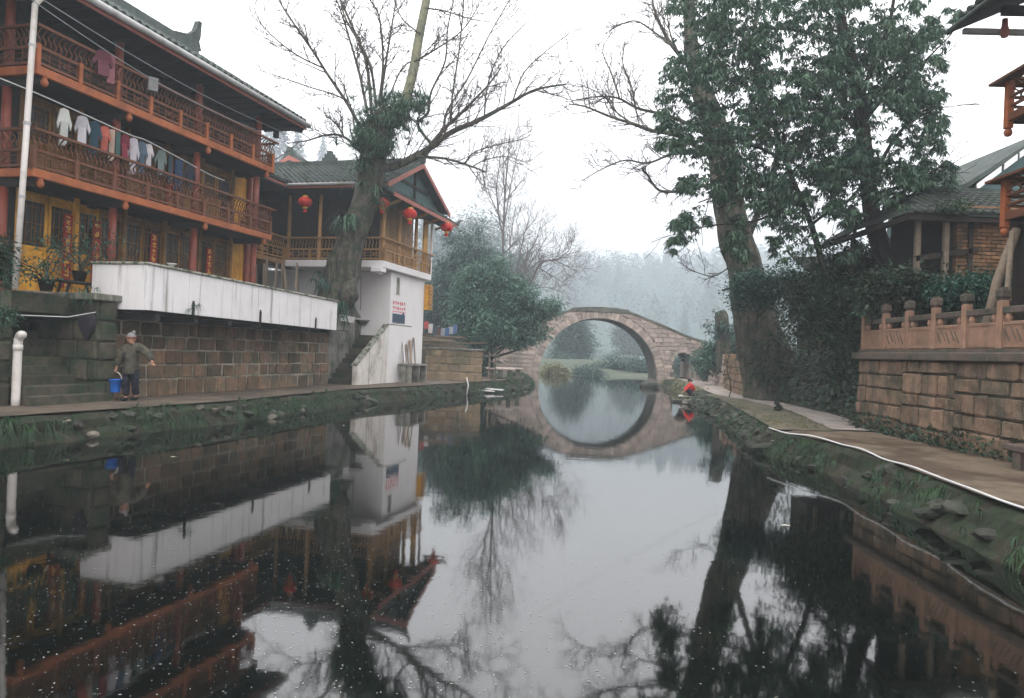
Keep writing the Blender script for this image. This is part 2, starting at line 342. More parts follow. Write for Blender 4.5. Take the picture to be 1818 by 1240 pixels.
# ---------------------------------------------------------------- stone blocks
def block_mesh(mat, seed, jit=.11, bev=.08):
    bm = bmesh.new(); bmesh.ops.create_cube(bm, size=1); r = random.Random(seed)
    bmesh.ops.bevel(bm, geom=bm.edges[:], offset=bev, segments=1, affect='EDGES')
    for v in bm.verts: v.co += Vector((r.uniform(-1, 1), r.uniform(-1, 1), r.uniform(-1, 1))) * jit * .4
    me = bpy.data.meshes.new('stone'); bm.to_mesh(me); bm.free(); me.materials.append(mat); return me
BLK = {}
def blocks(mat):
    if mat.name not in BLK: BLK[mat.name] = [block_mesh(mat, i) for i in range(6)]
    return BLK[mat.name]
def course_wall(parent, a0, a1, face, zs, mat, wmin=.35, wmax=.85, depth=.3, axis='u', gap=.034, name='stone', jit=.02, skip=None):
    """courses of single stones; axis 'u': runs along u with its face at v=face; axis 'v': runs along v with its face at u=face"""
    ms = blocks(mat)
    for i in range(len(zs) - 1):
        a = a0 - random.uniform(0, wmax * .4)
        while a < a1 - .02:
            wd = random.uniform(wmin, wmax); b_ = min(a + wd, a1); s0 = max(a, a0); a = a + wd
            if a1 - b_ < wmin * .5: b_ = a1; a = a1
            if b_ - s0 < .08: continue
            if skip and skip((s0 + b_) / 2, (zs[i] + zs[i + 1]) / 2): continue
            j = random.uniform(-jit, jit); c = (s0 + b_) / 2; zc = (zs[i] + zs[i + 1]) / 2; h = zs[i + 1] - zs[i] - gap; d = face + depth / 2 + j
            loc = (c, d, zc) if axis == 'u' else (d, c, zc); scl = (b_ - s0 - gap, depth, h) if axis == 'u' else (depth, b_ - s0 - gap, h)
            link(name, random.choice(ms), parent, loc, (random.uniform(-.02, .02), random.uniform(-.012, .012), random.uniform(-.025, .025)), scl)
def tiles(mb, o, e, s, W, Ls, pitch=.24, tl=.3, slab=.05):
    o, e, s = Vector(o), Vector(e).normalized(), Vector(s).normalized(); n = e.cross(s)
    if n.z < 0: n = -n
    mb.ext([o, o + e * W, o + e * W + s * Ls, o + s * Ls], -n * slab)
    nc = int(W / pitch); nr = int(Ls / tl); r = pitch * .36
    for i in range(nc):
        for j in range(nr):
            c0 = o + e * ((i + .5) * pitch) + s * (j * tl) + n * (.045 + random.uniform(-.006, .01)); c1 = o + e * ((i + .5) * pitch + random.uniform(-.01, .01)) + s * (j * tl + tl * 1.1) + n * .012
            vs = []
            for c in (c0, c1):
                for k in range(5):
                    a = math.pi * k / 4; vs.append(c + e * (math.cos(a) * r) + n * (math.sin(a) * r * .8))
            mb.add(vs, [(k, k + 1, k + 6, k + 5) for k in range(4)] + [(4, 3, 2, 1, 0)])
# ---------------------------------------------------------------- setting: ground, water, banks, paths
def sheet(name, pts, z, mat, label=None, kind='structure'):
    mb = MB(); mb.add([(p[0], p[1], z) for p in pts], [tuple(range(len(pts)))]); o = mb.build(name, mat)
    if kind: o['kind'] = kind
    return o
sheet('ground', [(-590, -50), (590, -50), (590, 790), (-590, 790)], -1.2, m_soil)
sheet('river_water', [(-40, -40), (60, -40), (60, 69), (-40, 69)], 0, m_water)
LEDGE = [(-16.0, -10), (-12.2, 4), (-9.4, 13.0), (-8.3, 16), (-7.27, 18.7), (-6.4, 22.5), (-5.5, 26.2), (-3.9, 30), (-1.6, 36), (.5, 42), (1.0, 47), (.8, 53), (.6, 58), (-1.5, 64), (-4, 72)]
REDGE = [(5.3, -10), (5.6, 3), (5.87, 8.3), (6.29, 11.7), (6.52, 14.26), (6.15, 16.6), (6.7, 20), (7.4, 24), (8.1, 28), (8.6, 33), (9.5, 38), (10.4, 45), (11.2, 53), (11.9, 60), (13.5, 70)]
def resample(pl, step):
    out = []
    pts, _ = smooth_path([(x, y, 0) for x, y in pl], [0] * len(pl), 8)
    out = [pts[0]]; acc = 0
    for a, b_ in zip(pts, pts[1:]):
        d = (b_ - a).length
        while acc + d >= step:
            a = a + (b_ - a) * ((step - acc) / d); out.append(a.copy()); d = (b_ - a).length; acc = 0
        acc += d
    return out
def bank(name, pl, side, zt, prof, step=.22, amp=.12):
    P = resample(pl, step); V = []; n = len(prof)
    for i, p in enumerate(P):
        t = (P[min(i + 1, len(P) - 1)] - P[max(i - 1, 0)]).normalized(); nn = Vector((t.y, -t.x, 0)) * side
        for k, (o, z) in enumerate(prof):
            q = p + nn * o; a = amp * (0 if k < 2 else 1)
            h = noise.noise(Vector((q.x * 1.3, q.y * 1.3, z * 2))) + .6 * noise.noise(Vector((q.x * 3.5, q.y * 3.5, z * 4 + 7)))
            V.append(q + nn * (h * a) + Vector((0, 0, (zt if z is None else z) + h * a * .5)))
    F = [(i * n + k, (i + 1) * n + k, (i + 1) * n + k + 1, i * n + k + 1) for i in range(len(P) - 1) for k in range(n - 1)]
    mb = MB(); mb.add(V, F); o = mb.build(name, m_earth, smooth=False); o['kind'] = 'structure'; return o, P
PZ = .54
left_bank, LP = bank('left_bank', LEDGE, 1, PZ, [(-1.2, PZ - .03), (-.12, PZ - .025), (.05, PZ - .06), (.16, .38), (.22, .2), (.34, .05), (.5, -.12), (.9, -.8)])
right_bank, RP = bank('right_bank', REDGE, -1, PZ, [(-1.2, PZ - .03), (-.12, PZ - .025), (.05, PZ - .05), (.14, .40), (.22, .22), (.38, .06), (.5, -.12), (.9, -.8)], amp=.1)
def path_strip(name, edge, inner, z, mat, zfar=None):
    a = resample(edge, .5); n = len(a); b_ = []
    ip = resample(inner, .05)
    for i in range(n): b_.append(ip[int(i / (n - 1) * (len(ip) - 1))])
    V = []; F = []
    for p, q in zip(a, b_):
        for k in range(5):
            s = p.lerp(q, k / 4); V.append((s.x, s.y, z + .012 * noise.noise(Vector((s.x * .8, s.y * .8, 0)))))
    for i in range(n - 1):
        for k in range(4): F.append((i * 5 + k, (i + 1) * 5 + k, (i + 1) * 5 + k + 1, i * 5 + k + 1))
    mb = MB(); mb.add(V, F); o = mb.build(name, mat, smooth=True); o['kind'] = 'structure'; return o
def offs(pl, d):
    P = [Vector((x, y, 0)) for x, y in pl]; o = []
    for i, p in enumerate(P):
        t = (P[min(i + 1, len(P) - 1)] - P[max(i - 1, 0)]).normalized(); q = p + Vector((t.y, -t.x, 0)) * d; o.append((q.x, q.y))
    return o
LED2 = offs(LEDGE[1:11], .02); linner = [tuple(fr('L', u, .4)[:2]) for u in (-24, -14, -8, 0, 4)] + [(-5.6, 36), (-3, 43)]
path_strip('left_path', LED2, linner, PZ, m_path)
path_strip('right_path', offs(REDGE[1:6], -.02), [(8.2, 3), (8.5, 8), (8.7, 12), (8.9, 15), (9.1, 19.5)], PZ, m_pathR)
path_strip('right_path_far', [(7.6, 17.2), (8.2, 20), (9.0, 24), (9.1, 28), (9.0, 32), (9.9, 38), (11.2, 46), (12.2, 55)], [(9.1, 17.2), (9.4, 20), (10.2, 24), (10.6, 28), (10.0, 31), (11.2, 38), (12.9, 46), (14.2, 55)], PZ + .03, m_pathF)
mb = MB(); V = []; n = 12
inn = resample([(7.7, 17.0), (8.3, 20), (9.1, 24), (9.3, 28), (9.1, 32)], .3); edg = resample([(6.1, 16.8), (6.7, 20), (7.4, 24), (8.1, 28), (8.5, 32)], .3); k_ = min(len(inn), len(edg))
for i in range(k_):
    for j in range(n):
        s = edg[i].lerp(inn[i], j / (n - 1)); V.append((s.x, s.y, PZ + .012 + .10 * min(1, i / 8) * math.sin(math.pi * j / (n - 1)) * (.6 + noise.noise(s * 1.5))))
mb.add(V, [(i * n + j, (i + 1) * n + j, (i + 1) * n + j + 1, i * n + j + 1) for i in range(k_ - 1) for j in range(n - 1)])
mb.build('soil_verge', m_soil, smooth=True)['kind'] = 'structure'
def terrain(name, x0, x1, y0, y1, step, fz, mat):
    nx, ny = int((x1 - x0) / step) + 1, int((y1 - y0) / step) + 1
    V = []
    for j in range(ny):
        for i in range(nx):
            x, y = x0 + i * step, y0 + j * step; V.append((x, y, fz(x, y)))
    F = [(j * nx + i, j * nx + i + 1, (j + 1) * nx + i + 1, (j + 1) * nx + i) for j in range(ny - 1) for i in range(nx - 1)]
    mb = MB(); mb.add(V, F); o = mb.build(name, mat, smooth=True); o['kind'] = 'structure'; return o
def sm(x, a, b_):
    t_ = min(1, max(0, (x - a) / (b_ - a))); return t_ * t_ * (3 - 2 * t_)
def nz2(x, y, s): return noise.noise(Vector((x * s, y * s, 3.3)))
# left terrace ground behind the walls
mb = MB(); mb.ext([tuple(fr('L', u, v, -1)) for u, v in ((-10.7, .34), (.5, .34), (.9, .34), (.9, 2.5), (40, 2.5), (40, 45), (-40, 45), (-40, 2.2), (-12.6, 2.2), (-11.0, 2.2))], (0, 0, 3.93 + .05))
mb.build('left_terrace_ground', m_soil)['kind'] = 'structure'
def redge(y): return float(np.interp(y, [p[1] for p in REDGE], [p[0] for p in REDGE]))
def rz(x, y):
    if x < redge(y) + .7: return -.9
    e = 9.35 + .06 * max(0, y - 19) + (max(0, y - 31) * .17)
    h = sm(x, e, e + 2.6) * 2.2 + sm(x, e + 2, e + 12) * 3.0
    if y < 19.2: h = sm(x, 9.1, 9.3) * 1.75 + sm(x, 10.5, 16) * 1.6
    return .42 + h * (1 - .55 * sm(y, 40, 55)) + .22 * nz2(x, y, .6) * sm(x, e, e + 1.5)
terrain('right_slope', 8.95, 36, 5, 62, .35, rz, m_earth)
def fz(x, y):
    r = 1.6 * sm(y, 66, 90) + .9 * sm(y, 90, 170) + 12 * sm(y, 200, 420) + 62 * sm(y, 300, 660)
    r += 48 * sm(-x, 50, 190) * sm(y, 140, 330) + 14 * sm(x, 60, 260) * sm(y, 90, 260)
    return -.35 + r + 1.2 * nz2(x, y, .03) * sm(y, 80, 150) + .25 * nz2(x, y, .25)
terrain('far_bank', -60, 80, 66, 126, 1.6, fz, m_grassb)
terrain('misty_hills', -560, 560, 124, 780, 13, fz, M('hill_forest_floor', (.05, .085, .07), .95, .3, .1, (.035, .06, .05), .03))

mb = MB(); pl = [p for p in LEDGE if p[1] > 25]; pl = [(x - .15, y) for x, y in pl]
mb.add([(x, y, PZ - .045) for x, y in pl] + [(-40, 72, PZ - .045), (-40, 25, PZ - .045)], [tuple(range(len(pl) + 2))])
mb.build('left_meadow', m_grassb)['kind'] = 'structure'
# ================================================================ LEFT SIDE (frame L: u along the river, v away from it)
# ---- retaining wall with single stones
rw = thing('retaining_wall', 'long brown stone retaining wall with pale joints under the white parapet', 'wall', (-5, 0, PZ), 'L')
MB().box(-10.38, .52, .03, .34, PZ - .3, 2.9).build('mortar', m_mortar, rw)
course_wall(rw, -10.38, .55, 0.0, [PZ - .05, .98, 1.36, 1.75, 2.12, 2.5, 2.9], m_stone, .3, .8)
course_wall(rw, .05, 1.6, .35, [PZ - .05, 1.0, 1.45, 1.9, 2.4, 2.9], m_stone, .4, .7, axis='v')
MB().box(-1.0, .9, -.62, .33, 2.62, 3.0).build('ledge', m_conc, rw, bevel=.03)
pier = thing('stone_pier', 'dark mossy stone pier beside the left stairs', 'wall', (-10.7, .4, PZ), 'L')
MB().box(-10.92, -10.36, -.36, 2.1, PZ - .3, 2.86).build('mortar', m_mortarD, pier)
course_wall(pier, -.4, 2.1, -10.97, [PZ - .05, 1.02, 1.5, 1.95, 2.42, 2.9], m_stoneD, .45, .8, .2, 'v')
course_wall(pier, -10.9, -10.38, -.42, [PZ - .05, 1.02, 1.5, 1.95, 2.42, 2.9], m_stoneD, .5, .8, .2, 'u')
MB().box(-11.15, -10.3, -.5, 2.2, 2.9, 3.06).build('capstone', m_conc, pier, bevel=.02)
fw = thing('mossy_wall', 'dark mossy stone wall at the left picture edge behind the pipe', 'wall', (-14, .2, PZ), 'L')
MB().box(-20, -12.68, .16, .5, PZ - .3, 2.95).build('mortar', m_mortarD, fw)
course_wall(fw, -20, -12.65, .12, [PZ - .05, 1.0, 1.45, 1.9, 2.4, 2.95], m_stoneD, .5, .9, .25)
course_wall(fw, .15, 2.2, -12.85, [PZ - .05, 1.0, 1.45, 1.9, 2.4, 2.95], m_stoneD, .5, .9, .2, 'v')
# ---- left stairs
st = thing('stone_stairs', 'worn dark stone steps climbing between pier and pipe', 'stairs', (-11.8, .2, PZ), 'L')
for k in range(10):
    MB().box(-12.63, -10.95 + (.3 if k < 2 else 0), -.38 + k * .24 - (.12 if k < 2 else 0), -.12 + k * .24, PZ + k * .2 - .1, PZ + (k + 1) * .2).build('step', m_stoneD, st, bevel=.015)
MB().box(-12.62, -10.96, 2.15, 2.4, PZ, 3.1).build('back_wall', m_stoneD, st)
MB().box(-12.64, -10.94, .25, 2.5, 2.52, 2.98).build('lintel', m_stoneD, st, bevel=.03)
# ---- white cantilevered parapet
wp = thing('parapet', 'long white plastered parapet jutting out from the terrace above the stone wall', 'parapet', (-5.7, -.5, 2.7), 'L')
U0, U1 = -10.35, -1.15
cuts = [U0 + .1, -9.7, -8.9, -7.55, -5.9, -4.35, -2.75, U1]
def ztop(u): return 3.82 - .2 * (u - U0) / (U1 - U0)
def zbot(u): return 2.74 - .14 * (u - U0) / (U1 - U0)
for a, b_ in zip(cuts, cuts[1:]):
    MB().ext([(a + .006, -1.2, zbot(a)), (b_ - .006, -1.2, zbot(b_)), (b_ - .006, -1.2, ztop(b_)), (a + .006, -1.2, ztop(a))], (0, .12, 0)).build('panel', m_white, wp)
MB().ext([(U0 + .11, -1.18, zbot(U0) + .02), (U1 - .01, -1.18, zbot(U1) + .02), (U1 - .01, -1.18, ztop(U1) - .02), (U0 + .11, -1.18, ztop(U0) - .02)], (0, .08, 0)).build('joint_fill', m_mortarD, wp)
MB().box(U0, U0 + .1, -1.2, .42, 2.735, 3.815).build('end_panel', m_white, wp)
MB().box(U1 - .1, U1 + .02, -1.075, .3, 2.62, 3.6).build('end_panel', m_white, wp)
MB().ext([(U0 + .02, -1.17, 2.72), (U1 - .02, -1.17, 2.6), (U1 - .02, -1.17, 2.74), (U0 + .02, -1.17, 2.86)], (0, 1.6, 0)).build('floor_slab', m_shade, wp)
for k in range(10):
    a, b_ = U0 - .04 + k * .93, U0 - .04 + (k + 1) * .93 - .012
    MB().ext([(a, -1.25, ztop(a)), (b_, -1.25, ztop(b_)), (b_, -1.25, ztop(b_) + .055), (a, -1.25, ztop(a) + .055)], (0, .2, 0)).build('coping', m_coping, wp, bevel=.012)
MB().box(U0 - .05, U0 + .14, -1.04, .45, 3.82, 3.88).build('coping', m_coping, wp, bevel=.012)
for u in (-8.72, -5.78, -2.6):
    MB().box(u - .05, u + .05, -1.215, -1.19, zbot(u) - .02, zbot(u) + .3).box(u - .035, u + .035, -1.212, -1.188, zbot(u) + .3, zbot(u) + .36).build('drain_slot', flat('drain_black', (.02, .02, .018)), wp)
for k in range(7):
    u = U0 + .5 + k * 1.4; MB().box(u - .08, u + .08, -1.1, .2, 2.5, 2.66 - .012 * k).build('beam', m_shade, wp)
# ---- second stairs with sloped parapet
st2 = thing('side_stairs', 'narrow dark steps rising behind the sloped white stair wall', 'stairs', (1, -.4, PZ), 'L')
for k in range(12):
    MB().box(1.1 + k * .27, 1.1 + (k + 1) * .27 + .05, -.76, .3, PZ - .1, PZ + (k + 1) * .2).build('step', m_stoneD, st2, bevel=.012)
MB().box(.72, 4.3, .32, .5, PZ - .2, 3.02).build('side_wall', m_conc, st2)
MB().box(4.06, 7.4, -.74, .3, 2.2, 2.95).build('landing', m_conc, st2)
sw = thing('stair_wall', 'grubby white stair wall with a sloping top in front of the poster house', 'wall', (3, -.9, PZ), 'L')
MB().ext([(1.0, -.98, PZ - .1), (4.35, -.98, PZ - .1), (4.35, -.98, 3.0), (3.75, -.98, 3.0), (1.0, -.98, 1.28)], (0, .2, 0)).build('sloped_wall', m_whiteS, sw)
MB().ext([(4.36, -.98, 2.05), (6.1, -.98, 2.05), (6.1, -.98, 3.0), (4.36, -.98, 3.0)], (0, .2, 0)).build('lintel_wall', m_wplain, sw)
MB().ext([(.97, -1.0, 1.285), (3.75, -1.0, 3.01), (6.15, -1.0, 3.01), (6.15, -1.0, 3.06), (3.72, -1.0, 3.06), (.95, -1.0, 1.34)], (0, .25, 0)).build('coping', m_coping, sw)
MB().box(6.0, 6.12, -.97, -.8, PZ, 2.05).build('post', m_whiteS, sw)
# ---- things at the stair foot
tb = thing('work_table', 'dark concrete wash table under the white stair wall', 'table', (5.6, -1.3, PZ), 'L')
MB().box(4.7, 6.6, -1.7, -1.05, 1.28, 1.36).build('table_top', m_conc, tb, bevel=.01)
for u in (4.75, 5.65, 6.5): MB().box(u, u + .1, -1.65, -1.1, PZ, 1.279).build('leg', m_conc, tb)
for k, (u, h, c, t_) in enumerate([(5.0, 1.2, m_wplain, .08), (5.35, 1.05, m_bwood, .1), (5.7, 1.3, m_tan, .14), (6.15, 1.45, m_bwood, .12)]):
    o = tag(MB().bar(fr('L', u, -1.25, 1.365), fr('L', u + .25, -1.03, 1.365 + h * .8), .22, .03, (1, 0, 0)).build('board', c), ['short white board propped on the wash table', 'narrow grey board propped on the wash table', 'tan plank propped on the wash table', 'wide brown board propped at the right end of the wash table'][k], 'board', 'boards on the wash table')
o = MB().bar(fr('L', 3.9, -.6, 2.955), fr('L', 3.95, -.7, 3.5), .3, .03, (0, 1, 0)).build('brown_board', m_tan); tag(o, 'upright tan board standing at the head of the side stairs', 'board')
tk = thing('water_tub', 'white square washing tub on the landing below the leaning tree', 'tub', (2.7, .55, 3.0), 'L')
MB().ext([(2.2, .45, 2.98), (3.4, .45, 2.98), (3.5, .45, 3.45), (2.1, .45, 3.45)], (0, .6, 0)).build('basin', m_wplain, tk, bevel=.03)
MB().box(2.05, 3.55, .40, 1.1, 3.452, 3.5).build('rim', m_wplain, tk, bevel=.015)
bs = thing('wash_bowl', 'dark shallow bowl beside the white tub', 'bowl', (3.75, .2, 2.98), 'L')
MB().lathe([(.16, 0), (.34, .22), (.36, .22), (.3, .17), (.02, .06)], Vector((3.75, .25, 2.96))).build('bowl', m_conc, bs, True)
# ---- leaning timber poles next to the tree
random.seed(3)
for k in range(13):
    u = .2 + random.uniform(-.5, .5); v = .9 + k * .16
    p = fr('L', u - .6, v - .12, 2.95); q = fr('L', u + random.uniform(-.1, .3), v + random.uniform(0, .25) + .25, random.uniform(4.6, 5.5))
    o = MB().bar(p, q, random.uniform(.09, .2), .05, (1, 0, 0)).build('timber_pole', m_bwood); tag(o, 'grey timber pole in the bundle leaning beside the tree trunk', 'pole', 'timber poles leaning by the tree')
for k, (u, v, h) in enumerate([(-.9, 1.6, .95), (-.2, .55, .7)]):
    o = MB().ext([tuple(fr('L', u, v, 2.96)), tuple(fr('L', u, v - .1, 2.96)), tuple(fr('L', u, v - .16, 2.96 + h)), tuple(fr('L', u, v + .06, 2.96 + h))], tuple(LD * .12)).build('white_post', m_wplain); tag(o, ['taller white post standing left of the timber poles', 'shorter white post right of the timber poles'][k], 'post')
# ---- low stone wall beyond the house
gw = thing('garden_wall', 'low tan stone wall between the poster house and the green trees', 'wall', (-2.9, 36.4, PZ))
MB().box(-4.25, -1.5, 36.45, 36.75, PZ - .2, 2.0).build('mortar', m_mortar, gw)
course_wall(gw, -4.3, -1.45, 36.4, [PZ - .05, .95, 1.33, 1.7, 2.05], M('tan_stone', (.27, .20, .125), .9, .3, 5, (.15, .13, .08), 1.5, .45, .62, .4, 20, rand=.2), .3, .75, .4)
MB().box(-4.4, -1.4, 36.35, 36.9, 2.05, 2.14).build('capstone', m_conc, gw, bevel=.02)
random.seed(11)
for k in range(9):
    a = Vector((random.uniform(-4.2, -2.2), 37.0 + random.uniform(-.3, .3), 2.15 + .07 * k)); an = random.uniform(-.3, .3); d = Vector((math.cos(an), .3, math.sin(an) * .35)) * random.uniform(.6, 1.1)
    o = MB().bar(a - d, a + d, .09, .07).build('firewood_stick', m_bwood); tag(o, 'stick in the firewood heap on top of the low garden wall', 'firewood', 'firewood heap on the garden wall')
# ================================================================ INN: three storeys with two balconies
inn_ = thing('timber_inn', 'three-storey timber inn with red-orange balconies and a tiled roof', 'building', (-7.3, 4, 2.98), 'L')
FV = 1.7; BV = .5; BU0, BU1 = -12.0, -2.8; ZT = 3.0
SL = [(5.57, 5.76, 6.62), (7.86, 8.06, 8.92)]            # slab bottom, slab top, rail top
MB().box(-11.3, -2.45, FV + .12, 8.5, 2.9, 9.9).build('wall', m_dwood, inn_)
MB().box(-11.6, -2.3, BV + .3, FV + .2, 2.9, 3.05).build('plinth', m_conc, inn_)
for i, (zb, zt, zr) in enumerate(SL):
    MB().box(BU0 + .03, BU1 - .03, BV + .05, FV + .1, zb + .03, zt - .02).build('balcony_floor', m_dwood, inn_)
    MB().box(BU0 + .06, -11.28, FV + .1, 8.5, zb + .03, zt - .02).build('balcony_floor', m_dwood, inn_)
    MB().box(BU0, BU1, BV, BV + .1, zb, zt).build('edge_beam', m_orange, inn_, bevel=.012)
    MB().box(BU0 - .004, BU0 + .1, BV + .104, 8.5, zb, zt).build('edge_beam', m_orange, inn_, bevel=.012)
    MB().box(BU1 - .1, BU1 + .004, BV + .104, FV + .1, zb, zt).build('edge_beam', m_orange, inn_, bevel=.012)
    for u in (-11.75, -9.25, -6.15, -3.15):
        MB().box(u - .09, u + .09, BV + .12, FV + .1, zb - .16, zb + .02).build('cross_beam', m_dwood, inn_)
        MB().lathe([(.06, .16), (.075, .06), (.05, .03), (.085, -.05), (.07, -.13), (.02, -.17)], (u, BV + .06, zb - .05), 12).build('pendant', m_orange, inn_, True)
cols = [(-11.75, 1.62), (-9.25, .95), (-6.15, .95), (-3.15, .95)]
for (u, v) in cols:
    for z0, z1 in ((ZT, SL[0][0] - .16), (SL[0][1], SL[1][0] - .16), (SL[1][1], 9.9)):
        MB().lathe([(.13, 0), (.115, .08), (.105, (z1 - z0) * .6), (.10, z1 - z0)], (u, v, z0), 14).build('column', m_red, inn_, True)
for z0, z1 in ((ZT, SL[0][0]), (SL[0][1], SL[1][0]), (SL[1][1], 9.9)):
    MB().lathe([(.13, 0), (.11, .1), (.10, z1 - z0)], (-2.55, 1.62, z0), 14).build('column', m_red, inn_, True)
# railing pieces, shared meshes
def spindle_mesh(mat):
    pts = [(0, .0, 0), (0, -.05, .07), (0, -.045, .14), (0, .015, .22), (0, .01, .29), (0, -.10, .40)]
    p, r = smooth_path(pts, [.018] * 6, 3); return MB().tube(p, r, 5).mesh('spindle', mat, True)
def fret_mesh(mat):
    mb = MB(); 
    for x in (-.5, -.25, 0, .25, .5): mb.box(x - .011, x + .011, -.012, .012, -.5, .5)
    for z in (-.5, -.2, .2, .5): mb.box(-.5, .5, -.011, .011, z - .018, z + .018)
    for x in (-.375, .125): mb.box(x - .011, x + .011, -.011, .011, -.2, .2)
    for x0 in (-.5, 0, .25):
        mb.bar((x0, 0, -.2), (x0 + .25, 0, .2), .02, .03); mb.bar((x0, 0, .2), (x0 + .25, 0, -.2), .019, .029)
    return mb.mesh('fretwork_panel', mat)
SPI = spindle_mesh(m_rail); FRE = fret_mesh(m_rail)
def railing(parent, p0, p1, zt, zr, npost, outv, mpost, mrail, spi, fre, sp=.14, posts=True):
    """railing from p0 to p1 (u,v); outv = unit outward (u,v)"""
    p0, p1 = Vector((*p0, 0)), Vector((*p1, 0)); d = p1 - p0; L_ = d.length; d.normalize(); ang = math.atan2(d.y, d.x); o = Vector((*outv, 0))
    sgn = 1 if Vector((d.y, -d.x, 0)).dot(o) > 0 else -1
    zm = zt + (zr - zt) * .5; H = zr - zm
    for k in range(npost):
        q = p0 + d * (L_ * k / (npost - 1)); MB().box(-.05, .05, -.05, .05, 0, 1)
        b_ = MB().bar(q + Vector((0, 0, zt - .05)), q + Vector((0, 0, zm + .06)), .1, .1); b_.build('rail_post', mpost, parent)
    for z, s in ((zt + .07, .05), (zm, .06)):
        MB().bar(p0 + Vector((0, 0, z)), p1 + Vector((0, 0, z)), s, s).build('rail', mrail, parent)
    e = o * .11
    MB().bar(p0 + e - d * .12 + Vector((0, 0, zr)), p1 + e + d * .12 + Vector((0, 0, zr)), .075, .06).build('handrail', mrail, parent)
    seg = L_ / (npost - 1)
    for k in range(npost - 1):
        c = p0 + d * (seg * (k + .5)); link('fretwork_panel', fre, parent, c + Vector((0, 0, zt + .085 + (zm - zt - .1) / 2)), (0, 0, ang), (seg - .1, 1, zm - zt - .14))
    n = int(L_ / sp)
    for k in range(n + 1):
        q = p0 + d * (L_ * k / n); link('spindle', spi, parent, q + Vector((0, 0, zm + .02)), (0, 0, ang if sgn > 0 else ang + math.pi), (1, 1.05, (zr - zm - .03) / .40))
for zb, zt, zr in SL:
    railing(inn_, (BU0 + .05, BV + .06), (BU1 - .05, BV + .06), zt, zr, 9, (0, -1), m_rail if zt < 7 else m_orange, m_rail, SPI, FRE)
    railing(inn_, (BU0 + .05, BV + .2), (BU0 + .05, 5.0), zt, zr, 5, (-1, 0), m_rail, m_rail, SPI, FRE)
    railing(inn_, (BU1 - .05, BV + .2), (BU1 - .05, FV), zt, zr, 2, (1, 0), m_rail, m_rail, SPI, FRE)
# door leaves
def leaf_parts(parent, u, w_, z0, z1, v, mw):
    d = MB(); zm = z0 + (z1 - z0) * .40; zt2 = z1 - .22
    for a in (u + .015, u + w_ - .085): d.box(a, a + .07, v - .03, v + .03, z0, z1)
    for z in (z0, zm - .09, zm + .09, zt2, z1 - .07): d.box(u + .085, u + w_ - .085, v - .028, v + .028, z, z + .07)
    dd = d.build('door', mw, parent)
    for za, zb_ in ((z0 + .06, zm - .08), (zm - .03, zm + .095), (zt2 + .06, z1 - .06)): MB().box(u + .08, u + w_ - .08, v - .012, v + .02, za, zb_).build('board', mw, dd)
    MB().box(u + .08, u + w_ - .08, v + .005, v + .02, zm + .15, zt2 + .01).build('pane', m_glass, dd)
    g_ = MB(); a, b_ = u + .085, u + w_ - .085; c = (a + b_) / 2
    for x in (a + .1, c - .05, c + .05, b_ - .1): g_.box(x - .008, x + .008, v - .02, v + .004, zm + .16, zt2)
    for z in (zm + .25, (zm + zt2) / 2 + .1, zt2 - .12): g_.box(a, b_, v - .019, v + .003, z - .008, z + .008)
    for sx in (-1, 1): g_.bar((c, v - .01, zm + .62), (c + sx * .2, v - .01, zm + .42), .014, .014); g_.bar((c + sx * .2, v - .01, zm + .42), (c, v - .01, zm + .22), .014, .014)
    g_.build('lattice', m_dyel, dd)
nl = 10; u0, u1 = -11.25, -3.45; wl = (u1 - u0) / nl
for fi, (z0, z1) in enumerate(((ZT + .05, SL[0][0] - .1), (SL[0][1], SL[1][0] - .1))):
    MB().box(-11.3, -2.45, FV - .02, FV + .115, z1, z1 + .25).build('lintel', m_dwood, inn_)
    for k in range(nl): leaf_parts(inn_, u0 + k * wl, wl, z0, z1, FV + .03, m_yel if (fi == 0 and k < 3) else m_dyel)
    for k in range(3):
        a = u1 + .03 + k * .32; MB().box(a, a + .31, FV, FV + .1, z0, z1).build('board', m_yel, inn_)
    for u in (u0 - .06, -9.7, -8.1, -6.55, -5.0, u1): MB().box(u - .06, u + .06, FV - .09, FV - .005, z0, z1 + .1).build('wall_post', m_dyel if (u > -9 or fi) else m_yel, inn_)
for k in range(24):
    a = -11.3 + k * .368; MB().box(a, a + .355, FV + .02 + .012 * (k % 2), FV + .11, SL[1][1], 9.88).build('board', m_dwood, inn_)
# roof
rs = math.radians(30); EV, EZ = 0.0, 9.84; run = 4.6
roof = MB(); tiles(roof, (-15.5, EV + .02, EZ + .1), (1, 0, 0), (0, math.cos(rs), math.sin(rs)), 13.9, run / math.cos(rs), .26, .32)
ro = roof.build('roof_tiles', m_tile, inn_); ro['kind'] = 'stuff'
zr_ = EZ + run * math.tan(rs)
MB().ext([(-15.5, EV + .05, EZ + .03), (-15.5, EV + run, zr_ + .02), (-15.5, EV + 2 * run, EZ + .03)], (13.85, 0, 0)).build('roof_body', m_soffit, inn_)
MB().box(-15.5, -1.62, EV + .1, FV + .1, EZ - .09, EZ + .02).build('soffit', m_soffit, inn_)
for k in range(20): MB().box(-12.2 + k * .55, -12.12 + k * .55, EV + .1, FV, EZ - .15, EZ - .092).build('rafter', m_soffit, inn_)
gp = [(-15.5, EV - .02, EZ + .03), (-1.55, EV - .02, EZ + .03)]
MB().tube(gp, .085, 12).build('gutter', m_gutter, inn_, True)
MB().box(-15.5, -1.6, EV + .06, EV + .098, EZ - .12, EZ + .06).build('eave_board', m_pinkred, inn_)
MB().box(-15.5, -1.9, EV + run - .12, EV + run + .12, zr_ + .02, zr_ + .42).build('ridge', m_tile, inn_)
